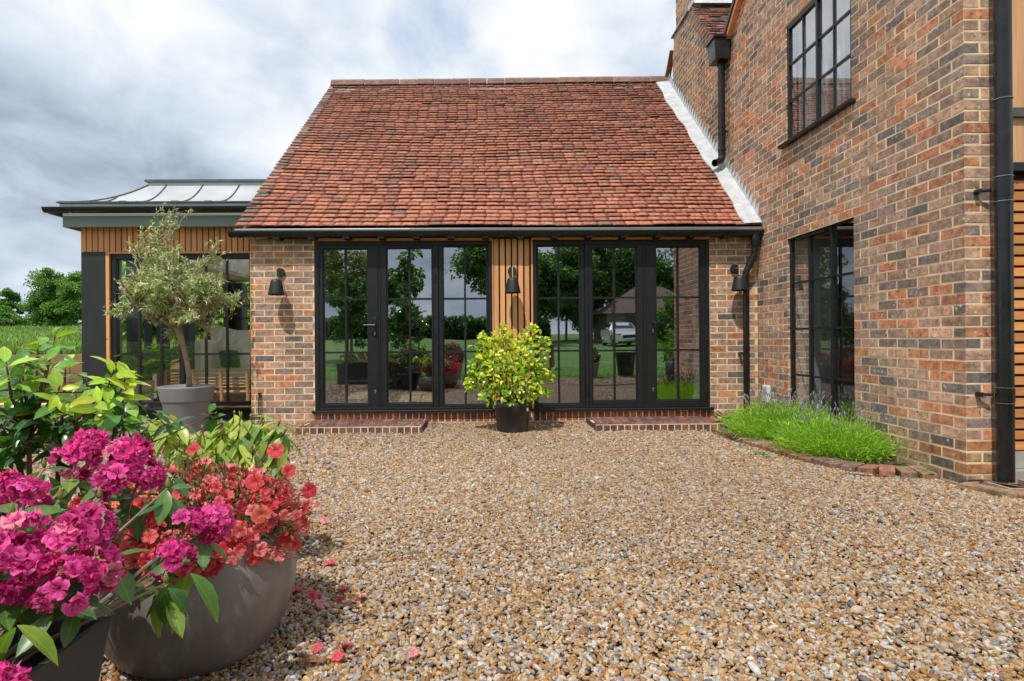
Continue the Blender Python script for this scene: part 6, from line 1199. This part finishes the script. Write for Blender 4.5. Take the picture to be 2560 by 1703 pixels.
def car():
    cx, cy, z = 8.0, -22.5, float(lawn_z(8, -22)) + .02; o = root('parked_car', 'white saloon car parked on the lawn mirrored in the doors', 'car', (cx, cy, z))
    # cross sections from the nose (y = +2.2) to the tail: y, half width low, half width shoulder, z sill, z shoulder, half width roof, z roof
    S = [(2.22, .62, .60, .32, .55, .5, .58), (2.10, .80, .78, .22, .66, .62, .70), (1.75, .88, .86, .2, .74, .72, .80), (1.1, .91, .89, .2, .84, .78, .92), (.75, .91, .90, .2, .90, .76, .98), (.1, .92, .91, .2, .93, .62, 1.36), (-.5, .92, .91, .2, .94, .60, 1.43), (-1.1, .92, .91, .2, .95, .58, 1.36), (-1.7, .91, .90, .22, .95, .66, 1.06), (-2.1, .86, .85, .26, .90, .72, .96), (-2.25, .74, .74, .36, .80, .6, .84)]
    def ring(s): y, a, b, zl, zs, c, zr = s; return [(-a, y, zl), (-b - .02, y, (zl + zs) / 2), (-b, y, zs), (-c, y, zr - .02), (-c * .6, y, zr), (c * .6, y, zr), (c, y, zr - .02), (b, y, zs), (b + .02, y, (zl + zs) / 2), (a, y, zl)]
    V = [(cx + p[0], cy + p[1], z + p[2]) for s in S for p in ring(s)]; n = 10; F = [(i * n + j, (i + 1) * n + j, (i + 1) * n + (j + 1) % n, i * n + (j + 1) % n) for i in range(len(S) - 1) for j in range(n)] + [tuple(range(n)), tuple(range(len(V) - 1, len(V) - 1 - n, -1))]
    body = MB().add(V, F).build('body', pm('white_car_paint', (.75, .76, .77), .18, coat=.8, na=.01), o, smooth=False); dk = M['pipe']
    q = MB(); q.add([(cx - .70, cy + .72, z + 1.0), (cx + .70, cy + .72, z + 1.0), (cx + .58, cy + .14, z + 1.335), (cx - .58, cy + .14, z + 1.335)], [(0, 1, 2, 3)])
    for s in (-1, 1): q.add([(cx + s * .925, cy + .5, z + .97), (cx + s * .925, cy - 1.3, z + .98), (cx + s * .66, cy - .9, z + 1.33), (cx + s * .66, cy + .05, z + 1.31)], [(0, 1, 2, 3), (3, 2, 1, 0)])
    q.build('windscreen', pm('car_glass', (.03, .035, .04), .05, spec=.8), o)
    for s in (-1, 1):
        MB().obox((cx + s * .66, cy + 2.10, z + .66), unit(np.array([1, -s * .35, 0])), (0, 1, 0), (0, 0, 1), .15, .05, .055).build('headlight', M['steel'], o, bevel=.02)
        for yy in (1.38, -1.38):
            wl = MB().tube([(cx + s * .70, cy + yy, z + .31), (cx + s * .925, cy + yy, z + .31)], .32, 24).build('wheel', M['pot_black'], o); MB().tube([(cx + s * .926, cy + yy, z + .31), (cx + s * .94, cy + yy, z + .31)], .20, 12).build('rim', M['steel'], wl)
        MB().box(cx + s * 1.0 - .09, cx + s * 1.0 + .09, cy + .55, cy + .65, z + .95, z + 1.07).build('mirror', body.data.materials[0], o, bevel=.02)
    MB().box(cx - .42, cx + .42, cy + 2.20, cy + 2.245, z + .46, z + .62).box(cx - .7, cx + .7, cy + 2.13, cy + 2.19, z + .24, z + .34).build('grille', dk, o, bevel=.01); MB().box(cx - .26, cx + .26, cy + 2.246, cy + 2.256, z + .37, z + .45).build('number_plate', M['white'], o)
car()
def flowerpot(name, label, x, y, z, kind, r, h, fc, thr, n, fh, cat='planter', mat='petal', hw=None):
    o = root(name, label, cat, (x, y, z))
    if kind == 'box': MB().box(x - r, x + r, y - .24, y + .24, z, z + h - .02).box(x - r - .015, x + r + .015, y - .255, y - .235, z + h - .05, z + h).box(x - r - .015, x + r + .015, y + .235, y + .255, z + h - .05, z + h).build('trough', M['pot_slate'], o, bevel=.004)
    else: MB().lathe((x, y, z), [(0, 0), (r * .72, 0), (r * .76, .02), (r, h - .04), (r * 1.04, h - .03), (r * 1.04, h), (r * .95, h), (r * .9, h * .85), (0, h * .84)], 32).build('pot', M['pot_black' if kind == 'black' else 'pot_grey'], o, smooth=True)
    if n:
        P, d = sph(n * 9, (x, y, z + h + fh * .35), (hw or r), min(r, .3), fh * .55, .3); m = len(P); leaves('foliage', LEAF_MID, P, d + rng.normal(0, .4, (m, 3)), rand_dirs(m) + (0, 0, .6), .09, .022, pick(DKG, [3, 2, 2, 1], m), M['leaf_rhodo'], o)
        if fc: P, d = sph(n, (x, y, z + h + fh * .5), (hw or r), min(r, .3), fh * .55, .8); bloom('flowers', [(p, q + (0, .2, .3), rng.uniform(.03, .045), .4, .5) for p, q in zip(P, d)], o, M[mat], fc, [1] * len(fc), thr)
flowerpot('planter_trough', 'long black trough of red flowers mirrored behind the bowls', -2.75, .55, 0, 'box', .62, .50, [(.70, .08, .10), (.6, .04, .2)], (.4, .02, .03), 60, .22, mat='petal_red', hw=.6); flowerpot('flower_tub', 'round grey tub of pink flowers mirrored at the edge of the timber panel', -.95, -.75, 0, 'grey', .27, .42, [(.72, .12, .25), (.6, .03, .28)], (.4, .01, .2), 90, .5)
flowerpot('black_tub', 'large black tub standing on the lawn edge mirrored in the second doors', 3.5, -1.45, .0, 'black', .27, .66, None, None, 0, 0, 'tub'); flowerpot('flower_tub', 'grey tub of magenta flowers mirrored beside the black tub', 2.55, -1.3, 0, 'grey', .22, .38, [(.6, .03, .28), (.66, .1, .36)], (.4, .01, .2), 40, .42)
flowerpot('flower_trough', 'black trough of red flowers mirrored low in the middle door', -2.02, 1.95, 0, 'box', .30, .42, [(.72, .06, .06), (.6, .03, .04)], (.4, .02, .03), 70, .28, mat='petal_red'); flowerpot('flower_tub', 'grey tub of magenta flowers standing out of frame beside the planter', -1.75, .75, 0, 'grey', .26, .40, [(.6, .03, .28), (.7, .12, .34)], (.4, .01, .2), 60, .40)
palm(4.15, .85, .02, 'garden_palm', 'spiky palm in a dark grey pot mirrored in the last door', 'plain', (.05, .05, .055), .27, .48, 16, 1.0, .9)
def table():
    o = root('garden_table', 'plain pale timber garden table mirrored in the second door set', 'table', (1.35, -4.2, .08)); MB().box(.75, 1.95, -4.6, -3.8, .78, .82).build('tabletop', M['sleeper'], o, bevel=.004)
    for x in (.82, 1.88):
        for y in (-4.53, -3.87): MB().box(x - .035, x + .035, y - .035, y + .035, .05, .78).build('leg', M['sleeper'], o)
table()
